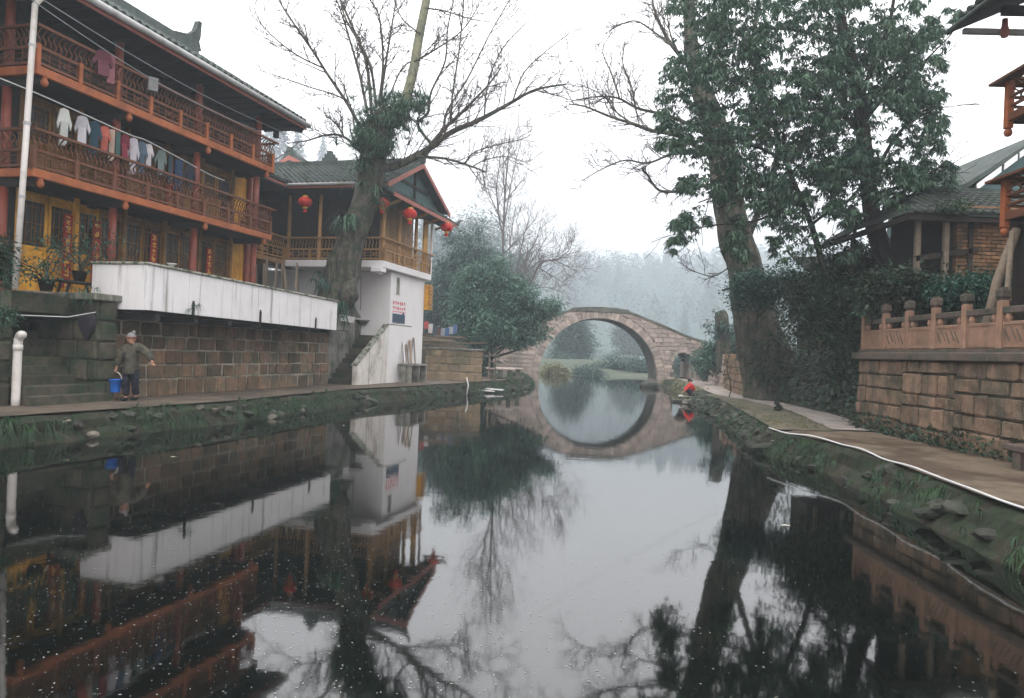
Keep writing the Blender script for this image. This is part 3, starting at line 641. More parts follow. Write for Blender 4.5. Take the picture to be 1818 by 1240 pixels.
MB().ext([(-3.3, EV + run - .1, zr_ + .42), (-1.95, EV + run - .1, zr_ + .3), (-1.75, EV + run - .1, zr_ + .3), (-1.88, EV + run - .1, zr_ + .6), (-1.82, EV + run - .1, zr_ + .75), (-1.78, EV + run - .1, zr_ + 1.35), (-1.93, EV + run - .1, zr_ + 1.35), (-2.08, EV + run - .1, zr_ + .95), (-2.4, EV + run - .1, zr_ + .66)], (0, .2, 0)).build('ridge_ornament', m_tile, inn_)
MB().box(-2.15, -2.0, .9, 1.05, EZ - .5, EZ - .1).build('bracket', m_soffit, inn_)
MB().bar((-2.5, 1.0, EZ - .18), (-1.65, .2, EZ - .16), .14, .12).build('bracket', m_soffit, inn_)
# white downpipe
MB().tube([(-12.3, .05, EZ - .1), (-12.32, .1, 9.35), (-12.36, .22, 9.2), (-12.45, .22, 6.0), (-12.55, .22, 3.0)], .062, 10).build('downpipe', m_pvc, inn_, True)
for z in (8.3, 6.6, 5.0): MB().lathe([(.075, -.03), (.075, .03)], (-12.36 - (9.2 - z) * .029, .22, z), 10).build('pipe_clip', m_gutter, inn_)
# couplets with gold strokes
random.seed(21)
for k, (u, z0, z1) in enumerate([(-10.0, 3.25, 5.1), (-9.1, 3.3, 5.1), (-7.05, 3.6, 5.1), (-4.6, 3.5, 5.05), (-6.5, 6.0, 7.4)]):
    bn = MB().box(u - .12, u + .12, FV - .13, FV - .1, z0, z1).build('couplet_board', m_banner, inn_)
    g_ = MB(); n = 7; h = (z1 - z0) / n
    for i in range(n):
        zc = z0 + (i + .5) * h
        for s in range(6):
            a = random.uniform(-.06, .06); c = zc + random.uniform(-.35, .35) * h; l = random.uniform(.03, .07)
            if random.random() < .6: g_.box(u + a * .5 - l, u + a * .5 + l, FV - .138, FV - .132, c - .011, c + .011)
            else: g_.box(u + a - .011, u + a + .011, FV - .1385, FV - .1315, c - l, c + l)
    g_.build('gold_lettering', m_gold, bn)
# wires along the inn
for k, (a, b_, sag, m_) in enumerate([((-13.5, -.05, 9.35), (-1.9, .5, 9.45), .25, m_wire), ((-13.4, .02, 9.28), (-4, .3, 8.95), .3, m_wire)]):
    pts = [Vector(a).lerp(Vector(b_), i / 14) - Vector((0, 0, sag * math.sin(math.pi * i / 14))) for i in range(15)]
    o = MB().tube([fr('L', *p) for p in pts], .011, 5).build('power_wire', m_); tag(o, ['pale wire running the whole length of the inn under its eave', 'second pale wire just below the first on the inn, left part'][k], 'wire')
# ---- clothesline and clothes on the lower balcony
LN = [(-14, .3, 7.35), (-11.87, .67, 7.48), (-9.07, .78, 7.40), (-8.22, .82, 7.42), (-5.7, .9, 7.18), (-4.9, .9, 7.15)]
lp, _ = smooth_path(LN, [0] * len(LN), 5)
o = MB().tube([fr('L', *p) for p in lp], .014, 5).build('clothesline', m_hose); tag(o, 'sagging clothesline strung along the lower balcony of the inn', 'clothesline')
def garment(u, v, ztop_, wd, ln, kind, mat, label, turn=.5):
    zb = ztop_ - ln; out = []
    if kind == 'shirt': prof = [(-.5, 0), (-.5, .62), (-.86, .42), (-1., .58), (-.55, .97), (-.15, 1.), (.15, 1.), (.55, .97), (1., .58), (.86, .42), (.5, .62), (.5, 0)]
    elif kind == 'trousers': prof = [(-.45, 1), (-.55, 0), (-.1, 0), (0, .62), (.1, 0), (.55, 0), (.45, 1)]
    else: prof = [(-.5, 0), (-.5, 1), (.5, 1), (.5, 0)]
    r = Matrix.Rotation(turn, 3, 'Z'); th = .05
    mb = MB(); base = Vector((u, v, zb)); n = len(prof)
    # top row with thickness bulging in the middle
    vs = []
    for s in (-1, 1):
        for x, z in prof: vs.append(base + r @ Vector((x * wd * 1.2, s * th * (.5 + .7 * math.cos(x * 1.2)) + .03 * math.sin(z * 6 + u * 5), z * ln)))
    mb.add(vs, [tuple(range(n)), tuple(range(n, 2 * n))[::-1]] + [(i, i + n, (i + 1) % n + n, (i + 1) % n) for i in range(n)])
    t_ = thing('hanging_' + kind, label, kind, (u, v, zb), 'L', 'laundry on the inn')
    mb.build('cloth', mat, t_)
    if kind == 'shirt': MB().tube([(u, v, ztop_ - .02), (u, v, ztop_ + .08)], .012, 5).build('hanger', m_wireD, t_)
def lz(u): return float(np.interp(u, [p[0] for p in LN], [p[2] for p in LN]))
def lv(u): return float(np.interp(u, [p[0] for p in LN], [p[1] for p in LN]))
CW = lambda n, c: flat('cloth_' + n, tuple(x * .72 for x in c))
gar = [(-11.55, .18, .78, 'shirt', (.55, .56, .52), 'pale cream shirt, leftmost on the clothesline'), (-11.0, .2, .62, 'shirt', (.62, .6, .63), 'white shirt second from the left on the clothesline'),
       (-10.62, .2, .7, 'shirt', (.03, .07, .10), 'dark blue shirt right of the white one on the clothesline'), (-10.3, .17, .62, 'shirt', (.52, .13, .09), 'coral red shirt on the clothesline'),
       (-10.05, .14, .72, 'towel', (.55, .42, .33), 'beige towel beside the coral shirt'), (-9.85, .12, .6, 'towel', (.06, .13, .12), 'dark green narrow towel on the clothesline'),
       (-9.62, .16, .55, 'shirt', (.22, .03, .05), 'dark red shirt on the clothesline'), (-9.3, .18, .85, 'shirt', (.56, .52, .56), 'long pale lilac shirt on the clothesline'),
       (-8.98, .18, .75, 'shirt', (.10, .15, .20), 'slate blue shirt on the clothesline'), (-8.72, .15, .55, 'shirt', (.68, .62, .63), 'small white shirt hung highest at the line post'),
       (-8.25, .2, .62, 'shirt', (.16, .20, .19), 'grey green jacket on the right half of the clothesline'), (-7.85, .13, .7, 'towel', (.03, .06, .07), 'black green towel on the right half of the clothesline'),
       (-7.5, .26, .8, 'trousers', (.025, .05, .11), 'dark blue trousers on the right half of the clothesline'), (-7.0, .2, .6, 'shirt', (.03, .035, .05), 'black shirt near the right end of the clothesline'),
       (-5.35, .22, .95, 'shirt', (.012, .013, .016), 'black coat hung at the far end of the lower balcony')]
for u, wd, ln, kd, c, lb in gar: garment(u + .5, lv(u + .5) + .02, lz(u + .5) - .06, wd * .72, ln * 1.12, kd, CW('%02d' % abs(int(u * 10)), c), lb, -.45 - .5 * random.random())
for u, wd, ln, kd, c, lb in [(-10.35, .2, .6, 'shirt', (.16, .05, .07), 'plum jacket hung over the upper balcony rail'), (-10.12, .14, .7, 'towel', (.30, .12, .14), 'pink brown towel beside the plum jacket on the upper balcony'), (-8.7, .2, .35, 'towel', (.30, .30, .29), 'grey cloth lying over the upper handrail')]:
    garment(u, .36, 9.0 if u < -9 else 8.98, wd, ln, kd, CW('u%02d' % abs(int(u * 10)), c), lb, -.5)
# ---- terrace plants at the inn door
def potted(u, v, z, h, label, nl_=420):
    t_ = thing('potted_shrub', label, 'plant', (u, v, z), 'L')
    MB().lathe([(.12, 0), (.18, .25), (.2, .25), (.17, .24)], (u, v, z), 12).build('pot', m_dwood, t_, True)
    T = Tubes(); b0 = fr('L', u, v, z)
    c = []
    for k in range(7):
        d = Vector(rng.normal(size=3)) * .35 + Vector((0, 0, 1)); p = [Vector((u, v, z + .2))]
        for i in range(5): d = (d + Vector(rng.normal(size=3)) * .25).normalized(); p.append(p[-1] + d * h / 5); c.append((p[-1], (.22, .22, .16)))
        T.add(p, np.linspace(.02, .006, 6), 4)
    T.build('stem', m_barkD, t_); npobj('foliage', crown(c, 90, nl_ // 90 + 2, .12, .1, .045, .2, .2), m_bush, t_, 'stuff')
potted(-10.4, .75, 3.38, 1.35, 'tall potted shrub on a small bench before the yellow doors')
potted(-11.9, .1, 3.02, 1.0, 'bushy potted plant at the left end of the inn terrace')
bn = thing('small_bench', 'small dark bench carrying the potted shrub by the yellow doors', 'bench', (-10.4, .7, 3.05), 'L')
MB().box(-11.0, -9.85, .55, .95, 3.32, 3.375).build('seat', m_dwood, bn)
for a in (-10.9, -10.0):
    for s in (.6, .86): MB().bar((a, s, 3.05), (a + (.08 if a < -10.4 else -.08), s, 3.32), .05, .05).build('leg', m_dwood, bn)
o = MB().lathe([(.03, 0), (.05, .02), (.12, .09), (.125, .09), (.1, .06)], fr('L', -9.85, -.1, 3.06) + Vector((0, 0, 0)), 12).build('white_bowl', m_wplain, None, True)
o.location = fr('L', -9.5, -1.15, 3.86) - fr('L', -9.85, -.1, 3.06); tag(o, 'small white bowl standing on the parapet top near its left end', 'bowl')
# pvc pipe with elbow by the left stairs
vp = thing('vent_pipe', 'short off-white plastic pipe with an elbow standing by the left stairs', 'pipe', (-12.72, -.12, PZ), 'L')
p, r = smooth_path([(-12.72, -.12, PZ - .05), (-12.72, -.12, 1.8), (-12.72, -.14, 1.95), (-12.74, -.2, 2.03), (-12.78, -.3, 2.03)], [.085] * 5, 5)
MB().tube(p, r, 12).build('tube', m_pvc, vp, True); MB().lathe([(.095, 0), (.095, .12)], (-12.72, -.12, 1.7), 12).build('collar', m_pvc, vp, True)
# cloth hanging from string near pier
o = MB().tube([fr('L', -12.6, .1, 2.45), fr('L', -11.6, -.2, 2.47), fr('L', -10.98, -.35, 2.62)], .01, 5).build('string', m_hose); tag(o, 'thin pale string stretched across the left stairs to the pier', 'string')
mb = MB(); q = []
for i in range(6):
    z = 2.62 - i * .13; q.append((.05 + .1 * math.sin(i * .9) + (.06 if i else 0), z))
vs = [];
for (wd, z) in q:
    for k in range(8):
        a = 2 * math.pi * k / 8; vs.append(fr('L', -11.06 + .07 * math.cos(a), -.2 + wd * 1.3 * math.sin(a) * (1 + .3 * math.sin(k * 3)), z))
mb.add(vs, [(i * 8 + k, i * 8 + (k + 1) % 8, (i + 1) * 8 + (k + 1) % 8, (i + 1) * 8 + k) for i in range(5) for k in range(8)] + [tuple(range(8))[::-1]])
o = mb.build('hanging_rag', flat('rag_dark', (.025, .022, .03)), None, True); tag(o, 'dark rag hanging on the mossy pier above the left stairs', 'cloth')
# ================================================================ GALLERY HOUSE with red lanterns
gh = thing('gallery_house', 'white-walled house with a wooden upper gallery and grey tiled roof', 'building', (5.4, 1.5, PZ), 'L')
GU0, GU1, GV0, GV1, GF = 2.4, 7.7, -1.25, 3.25, 5.58
MB().box(3.75, 7.5, -1.0, 6.5, .4, 5.28).build('wall', m_wplain, gh)
MB().box(-2.4, 3.74, 5.2, 6.0, 2.9, 8.4).build('rear_wall', m_dwood, gh)
MB().box(GU0, GU1, GV0, GV1 + .02, 5.3, GF).build('gallery_slab', m_wplain, gh, bevel=.015)
MB().box(-2.4, GU0 - .01, GV1 - .0, GV1 + 2.0, 5.38, GF - .01).build('gallery_slab', m_tan, gh)
MB().box(GU0 - .12, GU0 + .35, GV0 + .02, GV0 + .5, 5.1, 5.3).build('corbel', m_wplain, gh, bevel=.02)
MB().lathe([(.1, 0), (.14, .04), (.1, .08)], (GU0 + .1, GV0 + .2, 5.01), 10).build('ceiling_lamp', m_wplain, gh)
for k in range(12): MB().box(3.8, 3.9, -.3 + k * .3, -.3 + k * .3 + .285, GF, 8.35).build('wall_board', m_dwood, gh)
for k in range(11):
    a = 3.92 + k * .33; MB().box(a, a + .315, -.3, -.2, GF, 8.35).build('wall_board', m_tan, gh)
MB().box(3.9, GU1 - .1, -.19, 6, GF, 8.35).build('core', m_dwood, gh)
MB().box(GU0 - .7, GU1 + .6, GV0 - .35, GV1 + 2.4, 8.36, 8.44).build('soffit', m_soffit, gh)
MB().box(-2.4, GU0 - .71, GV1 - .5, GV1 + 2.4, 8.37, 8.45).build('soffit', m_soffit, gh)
for u, v in ((GU0 + .1, GV1 - .05), (GU0 + .1, 1.75), (GU0 + .1, GV0 + .1), (4.05, GV0 + .1), (5.9, GV0 + .1), (GU0 - 2.3, GV1 + .05)):
    MB().lathe([(.11, 0), (.085, .1), (.075, 2.75)], (u, v, GF), 12).build('column', m_tan, gh, True)
MB().box(GU1 - .09, GU1, GV0, GV0 + .1, GF, 8.35).build('corner_post', m_wplain, gh)
MB().box(GU1 - .6, GU1 - .1, GV0 + .2, GV0 + .28, GF, 8.35).build('wall_panel', m_yel, gh)
for v in (GV1 + .1, GV1 + 1.2): MB().box(-.4, -.28, v, v + .12, 2.95, 5.38).build('post', m_dwood, gh)
SPI2 = spindle_mesh(m_tan); FRE2 = fret_mesh(m_tan)
railing(gh, (GU0 + .06, GV1), (GU0 + .06, GV0 + .06), GF, 6.5, 5, (-1, 0), m_tan, m_tan, SPI2, FRE2, .15)
railing(gh, (GU0 + .06, GV0 + .06), (GU1 - .1, GV0 + .06), GF, 6.5, 6, (0, -1), m_tan, m_tan, SPI2, FRE2, .15)
railing(gh, (-2.4, GV1 + .05), (GU0 - .1, GV1 + .05), GF, 6.5, 4, (0, -1), m_tan, m_tan, SPI2, FRE2, .15)
# window slit, shutter
MB().box(4.25, 4.62, -1.012, -.99, 4.35, 5.1).build('window', m_conc, gh)
MB().box(4.20, 4.25, -1.03, -.99, 4.3, 5.15).box(4.62, 4.67, -1.03, -.99, 4.3, 5.15).box(4.25, 4.62, -1.03, -.99, 5.1, 5.15).build('window_frame', m_wplain, gh)
sh = MB().box(7.52, 7.56, -1.25, -.75, 3.9, 5.1).box(7.52, 7.9, -1.25, -1.2, 3.9, 5.1).build('shutter', m_yel, gh)
for k in range(7): MB().box(7.56, 7.95, -1.275, -1.255, 3.95 + k * .16, 4.05 + k * .16).build('slat', m_tan, sh)
MB().tube([(3.70, 2.5, 5.2), (3.72, .4, 5.05), (3.72, .35, 3.6)], .012, 5).build('cable', m_wireD, gh)
# roof: ridge along v at u=5.1, gable towards the river
RU, RZ, EU0, EU1, EZ0 = 5.1, 10.2, 1.55, 8.65, 8.56
GVR = -1.72
sl = math.hypot(RU - EU0, RZ - EZ0)
rf = MB(); tiles(rf, (EU0, 7.0, EZ0), (0, -1, 0), (RU - EU0, 0, RZ - EZ0), 7.0 - GVR, sl, .24, .3)
o = rf.build('roof_tiles', m_tile, gh); o['kind'] = 'stuff'
rf = MB(); tiles(rf, (EU1, GVR, EZ0 + .1), (0, 1, 0), (RU - EU1, 0, RZ - EZ0 - .1), 7.0 - GVR, math.hypot(RU - EU1, RZ - EZ0 - .1), .3, .4)
o = rf.build('rear_roof_tiles', m_tile, gh); o['kind'] = 'stuff'
MB().box(RU - .1, RU + .1, GVR - .05, 7, RZ + .02, RZ + .24).build('ridge', m_tile, gh)
MB().ext([(RU - .08, GVR + .5, RZ + .24), (RU - .08, GVR - .1, RZ + .24), (RU - .08, GVR - .25, RZ + .62), (RU - .08, GVR - .02, RZ + .38)], (.16, 0, 0)).build('ridge_ornament', m_tile, gh)
mb = MB()
for k in range(3): mb.box(RU - .1, RU + .1, 2.9 - .35 + k * .12, 2.9 + .35 - k * .12, RZ + .24 + k * .15, RZ + .39 + k * .15)
mb.build('ridge_ornament', m_tile, gh)
for a, za in ((EU0, EZ0), (EU1, EZ0 + .1)):
    MB().ext([(RU, GVR - .02, RZ + .0), (a, GVR - .02, za + .0), (a, GVR - .02, za - .2), (RU, GVR - .02, RZ - .2)], (0, .06, 0)).build('barge_board', m_pinkred, gh)
MB().ext([(RU, -1.3, RZ - .15), (EU0 + .6, -1.3, EZ0 + .12), (EU0 + .6, -1.3, 8.45), (EU1 - .6, -1.3, 8.45), (EU1 - .6, -1.3, EZ0 + .2)], (0, .1, 0)).build('gable_wall', m_teal, gh)
MB().box(RU - .06, RU + .06, -1.38, -1.305, 8.6, 10.0).box(RU - 1.6, RU + 1.6, -1.37, -1.305, 9.1, 9.22).build('gable_timber', m_dwood, gh)
# skirt roof under the gable
rf = MB(); tiles(rf, (1.35, -2.1, 8.08), (1, 0, 0), (0, .8, .48), 7.2, .93, .24, .3)
o = rf.build('skirt_tiles', m_tile, gh); o['kind'] = 'stuff'
MB().ext([(1.35, -2.12, 7.96), (8.55, -2.12, 7.96), (8.6, -2.12, 8.12), (1.35, -2.12, 8.12)], (0, .05, 0)).build('skirt_fascia', m_pinkred, gh)
MB().ext([(8.2, -2.16, 8.1), (8.6, -2.2, 8.1), (8.95, -2.25, 8.42), (8.55, -2.18, 8.24)], (0, .14, 0)).build('corner_horn', m_tile, gh)
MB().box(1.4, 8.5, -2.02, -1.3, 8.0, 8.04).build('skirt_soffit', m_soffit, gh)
for k in range(5): MB().bar((2.2 + k * 1.4, -1.3, 7.75), (2.2 + k * 1.4, -2.0, 7.98), .09, .1).build('bracket', m_tan, gh)
# gutter of the front eave and link roof
MB().tube([(EU0 - .03, -1.0, EZ0 - .02), (EU0 - .03, 2.95, EZ0 - .02), (-2.6, 2.65, EZ0 + .05)], .065, 10).build('gutter', m_gutter, gh, True)
MB().box(EU0 + .03, EU0 + .08, -1.7, 2.9, EZ0 - .16, EZ0 - .01).build('eave_board', m_pinkred, gh)
MB().box(-2.6, EU0, 2.76, 2.81, EZ0 - .16, EZ0 - .01).build('eave_board', m_pinkred, gh)
rf = MB(); tiles(rf, (-2.6, 2.7, EZ0 + .05), (1, 0, 0), (0, .9, .42), 5.6, 3.6, .24, .3)
o = rf.build('link_roof_tiles', m_tile, gh); o['kind'] = 'stuff'
# poster with red writing on the white wall
po = thing('poster', 'white poster with red writing above a dark blue picture on the white wall', 'poster', (4.7, -1.01, 3.12), 'L')
MB().box(3.95, 5.4, -1.02, -1.004, 3.12, 4.14).build('sheet', m_wplain, po)
MB().box(3.98, 5.3, -1.026, -1.021, 3.13, 3.52).box(5.0, 5.2, -1.026, -1.021, 3.52, 3.6).build('picture', flat('poster_blue', (.05, .08, .12)), po)
random.seed(5); g_ = MB()
for r_, zc in enumerate((3.98, 3.76)):
    for c in range(6):
        uc = 4.08 + c * .225
        for s in range(7):
            a, q, l = random.uniform(-.06, .06), random.uniform(-.065, .065), random.uniform(.03, .075)
            if s % 2: g_.box(uc + a * .3 - l, uc + a * .3 + l, -1.0265 - s * 2e-4, -1.021, zc + q - .013, zc + q + .013)
            else: g_.box(uc + a - .013, uc + a + .013, -1.0265 - s * 2e-4, -1.021, zc + q * .3 - l, zc + q * .3 + l)
for c in range(16): g_.box(4.0 + c * .085, 4.0 + c * .085 + .05, -1.025, -1.021, 3.56 + .03 * (c % 3), 3.63 + .02 * (c % 2))
g_.build('red_writing', flat('poster_red', (.60, .03, .05)), po)
# lanterns
def lantern(p, label, hang):
    t_ = thing('red_lantern', label, 'lantern', tuple(p), 'W', 'red lanterns on the gallery house')
    x, y, z = p; n = 20; prof = []
    for i in range(11):
        a = math.pi * (i / 10 - .5) * .88; prof.append((.29 * math.cos(a) ** .8, .205 * math.sin(a) / math.sin(math.pi * .44)))
    vs = []
    mb = MB(); c = Vector(p)
    for r, zz in prof:
        for k in range(n): t2 = 2 * math.pi * k / n; rr = r * (1 if k % 2 else .94); vs.append(c + Vector((rr * math.cos(t2), rr * math.sin(t2), zz)))
    mb.add(vs, [(i * n + k, i * n + (k + 1) % n, (i + 1) * n + (k + 1) % n, (i + 1) * n + k) for i in range(10) for k in range(n)])
    mb.build('lantern_body', m_lant, t_, True)
    MB().lathe([(.1, .2), (.11, .2), (.11, .26), (.03, .27)], c, 12).build('top_cap', m_gold, t_); MB().lathe([(.03, -.27), (.11, -.26), (.11, -.2), (.1, -.2)], c, 12).build('bottom_cap', m_gold, t_)
    MB().lathe([(.02, -.27), (.075, -.30), (.085, -.42), (.03, -.43)], c, 10).build('tassel', m_lant, t_)
    MB().tube([c + Vector((0, 0, .26)), c + Vector((0, 0, hang))], .018, 6).build('cord', m_dwood, t_)
lantern(at(542, 359, 29.8), 'leftmost red lantern under the gallery eave, left of the leaning tree', 1.0)
lantern(at(679, 360, 29.0), 'red lantern just right of the tree trunk under the gallery eave', .75)
lantern(at(728, 380, 30.0), 'large red lantern under the middle of the skirt roof', .9)
lantern(at(793, 404, 34.2), 'rightmost red lantern hanging at the far corner of the skirt roof', .8)
# house further back, roof seen over the link roof
rh = thing('rear_house', 'grey roofed house peeping above the link roof behind the inn', 'building', (-13.5, 46, 3))
c = at(514, 268, 46); e1 = at(486, 294, 46); e2 = at(562, 296, 46)
MB().box(e1.x + .1, e2.x - .1, 46.1, 52, 3, e1.z - .1).build('wall', m_wplain, rh)
MB().ext([(e1.x - .3, 46, e1.z), (e2.x + .3, 46, e2.z), (e2.x - .5, 46, e2.z + .3), (c.x + .45, 46, c.z - .25), (c.x + .1, 46, c.z + .25), (c.x - .15, 46, c.z + .25), (c.x - .3, 46, c.z - .2), (e1.x + .4, 46, e1.z + .3)], (0, 6, 0)).build('roof', m_tile, rh)
MB().ext([(e1.x + .1, 45.9, e1.z + .05), (c.x, 45.9, c.z - .3), (e2.x - .7, 45.9, e2.z + .15), (e2.x - 1.0, 45.9, e2.z + .1), (c.x, 45.9, c.z - .6), (e1.x + .4, 45.9, e1.z + .05)], (0, .08, 0)).build('barge_board', m_pinkred, rh)
# ================================================================ STONE ARCH BRIDGE
BX, BY, BW, BR, BZ, RT = 6.3, 53.0, 3.7, 4.3, .45, .52
br = thing('arch_bridge', 'round-arched stone footbridge mirrored in the river', 'bridge', (BX, BY, 0))
DK = [(-11.0, 2.5), (-8.2, 3.1), (-6.2, 3.66), (-4.45, 4.38), (-2.05, 5.22), (2.05, 5.22), (4.45, 4.38), (6.2, 3.66), (8.2, 3.1), (11.0, 2.5)]
def deck(dx): return float(np.interp(dx, [p[0] for p in DK], [p[1] for p in DK]))
def under(dx):
    if abs(dx) < BR + RT: return BZ + math.sqrt(max(0, (BR + RT) ** 2 - dx * dx))
    if abs(dx - 6.1) < .66: return 1.85 + math.sqrt(max(0, .66 ** 2 - (dx - 6.1) ** 2))
    return -.6
mb = MB(); xs = sorted(set([round(x, 3) for x in np.arange(-11, 11.01, .25)] + [-BR - RT - .001, BR + RT + .001, -BR - RT + .02, BR + RT - .02, 5.439, 5.441, 6.759, 6.761, 5.5, 5.6, 6.6, 6.7, -2.05, 2.05]))
for a, b_ in zip(xs, xs[1:]):
    m_ = (a + b_) / 2
    ua, ub = (under(a + 1e-4), under(b_ - 1e-4))
    mb.ext([(BX + a, BY + .06, ua), (BX + b_, BY + .06, ub), (BX + b_, BY + .06, max(deck(b_), ub + .01)), (BX + a, BY + .06, max(deck(a), ua + .01))], (0, BW - .12, 0))
mb.build('masonry_core', m_bridgeM, br)
# voussoirs: one wedge turned round the arch, front and back row, long stones under the vault
nv = 47; da = math.pi / nv
def wedge(r0, r1, y0, y1, half):
    vs = [(r * math.sin(s * half), y, r * math.cos(s * half)) for y in (y0, y1) for r in (r0, r1) for s in (-1, 1)]
    return MB().add(vs, [(0, 1, 3, 2), (4, 6, 7, 5), (0, 4, 5, 1), (2, 3, 7, 6), (0, 2, 6, 4), (1, 5, 7, 3)])
VM = [wedge(BR, BR + RT - j, -.02 - .015 * i, .5, da * .47).mesh('voussoir', m_bridge) for i, j in ((0, 0), (1, .03), (2, 0), (0, .05))]
for k in range(nv): link('voussoir', VM[random.randrange(4)], br, (BX, BY, BZ), (0, -math.pi / 2 + (k + .5) * da, 0))
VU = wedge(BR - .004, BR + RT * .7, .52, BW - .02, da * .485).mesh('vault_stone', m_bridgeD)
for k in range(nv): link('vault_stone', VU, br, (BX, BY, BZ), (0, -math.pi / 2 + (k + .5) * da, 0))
for s in (-1, 1):
    MB().box(BX + s * (BR + .26) - .26, BX + s * (BR + .26) + .26, BY - .03, BY + BW, -.6, BZ - .005).build('springer', m_bridge, br)
ns = 9
VS = wedge(.66, .9, -.03, .4, math.pi / ns / 2 * .95).mesh('voussoir', m_bridge)
for k in range(ns): link('voussoir', VS, br, (BX + 6.1, BY, 1.85), (0, -math.pi / 2 + (k + .5) * math.pi / ns, 0))
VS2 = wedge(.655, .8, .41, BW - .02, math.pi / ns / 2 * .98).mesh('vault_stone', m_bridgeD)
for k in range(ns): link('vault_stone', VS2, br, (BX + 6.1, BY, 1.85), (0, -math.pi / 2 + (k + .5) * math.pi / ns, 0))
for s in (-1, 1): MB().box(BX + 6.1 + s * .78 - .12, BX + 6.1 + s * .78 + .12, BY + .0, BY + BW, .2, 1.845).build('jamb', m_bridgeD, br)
# spandrel stones
def clip(poly, f):
    out = []
    for i, p in enumerate(poly):
        q = poly[(i + 1) % len(poly)]; a, b_ = f(p), f(q)
        if a >= 0: out.append(p)
        if a * b_ < 0: t_ = a / (a - b_); out.append((p[0] + (q[0] - p[0]) * t_, p[1] + (q[1] - p[1]) * t_))
    return out
random.seed(31); z = -.1
while z < 5.2:
    h = random.uniform(.27, .36); x = -11 + random.uniform(-.4, 0)
    while x < 11:
        wd = random.uniform(.4, .95); a, b_, z0, z1 = x + .02, x + wd - .02, z + .02, z + h - .02; x += wd; c = ((a + b_) / 2, (z0 + z1) / 2)
        r1 = BR + RT + .015; poly = [(a, z0), (b_, z0), (b_, z1), (a, z1)]
        d = math.hypot(c[0], c[1] - BZ)
        if c[1] < BZ:
            if abs(c[0]) < r1: 
                if abs(c[0]) < r1 - wd / 2: continue
                sg = 1 if c[0] > 0 else -1; poly = clip(poly, lambda p: p[0] * sg - r1)
        else:
            nx, nz_ = c[0] / d, (c[1] - BZ) / d
            poly = clip(poly, lambda p: p[0] * nx + (p[1] - BZ) * nz_ - r1)
        if abs(c[0] - 6.1) < 1.3 and c[1] < 3:
            if c[1] < 1.85:
                if abs(c[0] - 6.1) < .9: sg = 1 if c[0] > 6.1 else -1; poly = clip(poly, lambda p: (p[0] - 6.1) * sg - .91)
            else:
                dd = math.hypot(c[0] - 6.1, c[1] - 1.85); nx2, nz2_ = (c[0] - 6.1) / dd, (c[1] - 1.85) / dd
                poly = clip(poly, lambda p: (p[0] - 6.1) * nx2 + (p[1] - 1.85) * nz2_ - .91)
        if len(poly) > 2: poly = clip(poly, lambda p: deck(c[0]) + (deck(c[0] + .1) - deck(c[0] - .1)) / .2 * (p[0] - c[0]) - p[1] - .02)
        if len(poly) < 3: continue
        ar = abs(sum(p[0] * q[1] - q[0] * p[1] for p, q in zip(poly, poly[1:] + poly[:1]))) / 2
        if ar < .02: continue
        j = random.uniform(0, .03)
        MB().ext([(BX + p[0], BY - j, p[1]) for p in poly], (0, .2, 0)).build('stone', m_bridge, br)
    z += h
for (a, za), (b_, zb) in zip(DK, DK[1:]):
    n = max(1, int((b_ - a) / .9))
    for k in range(n):
        s, e = a + (b_ - a) * k / n, a + (b_ - a) * (k + 1) / n - .012; z0, z1 = deck(s + 1e-5), deck(e)
        if abs((s + e) / 2) < 2.05:
            s -= .03; e += .03 - .012; ah = lambda x: 5.225 + .20 + .14 * (1 - (x / 2.05) ** 2); z0, z1 = ah(s) - .17, ah(e) - .17
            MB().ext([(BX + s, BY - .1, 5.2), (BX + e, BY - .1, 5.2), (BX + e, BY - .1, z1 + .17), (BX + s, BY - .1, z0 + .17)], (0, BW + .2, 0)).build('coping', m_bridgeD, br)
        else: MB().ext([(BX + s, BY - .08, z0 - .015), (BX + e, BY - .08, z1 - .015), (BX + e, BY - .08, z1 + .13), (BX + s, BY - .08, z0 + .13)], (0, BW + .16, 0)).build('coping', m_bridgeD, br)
# ================================================================ RIGHT SIDE (frame R: u along the river, v towards the water)
qw = thing('quay_wall', 'reddish brown stone wall below the sandstone balustrade on the right', 'wall', (-5, 0, PZ), 'R')
MB().box(-14, .1, -.36, -.06, PZ - .3, 2.24).build('mortar', m_mortarD, qw)
course_wall(qw, -14, -4.2, -.31, [PZ - .1, .93, 1.24, 1.64, 1.93, 2.25], m_stoneR, .28, 1.0, .3, jit=.022)
course_wall(qw, -4.2, -2.1, -.31, [PZ - .1, .82, 1.27, 1.52, 1.98, 2.25], m_stoneR, .28, .8, .3, jit=.022)
course_wall(qw, -2.1, .15, -.31, [PZ - .1, .9, 1.2, 1.58, 1.9, 2.25], m_stoneR, .3, .8, .3, jit=.022)
course_wall(qw, -1.6, -.3, .0, [PZ - .1, .92, 1.27, 1.6, 1.92, 2.25], m_stoneD, .4, .8, .15, 'v')
MB().box(-14, .3, -.5, .10, 2.25, 2.42).build('coping', m_sanddk, qw, bevel=.02)
bal = thing('stone_balustrade', 'pink sandstone balustrade with carved panels and capped posts on the quay wall', 'balustrade', (-5, -.15, 2.42), 'R')
pu = [.12 - 1.1 * k for k in range(12)]
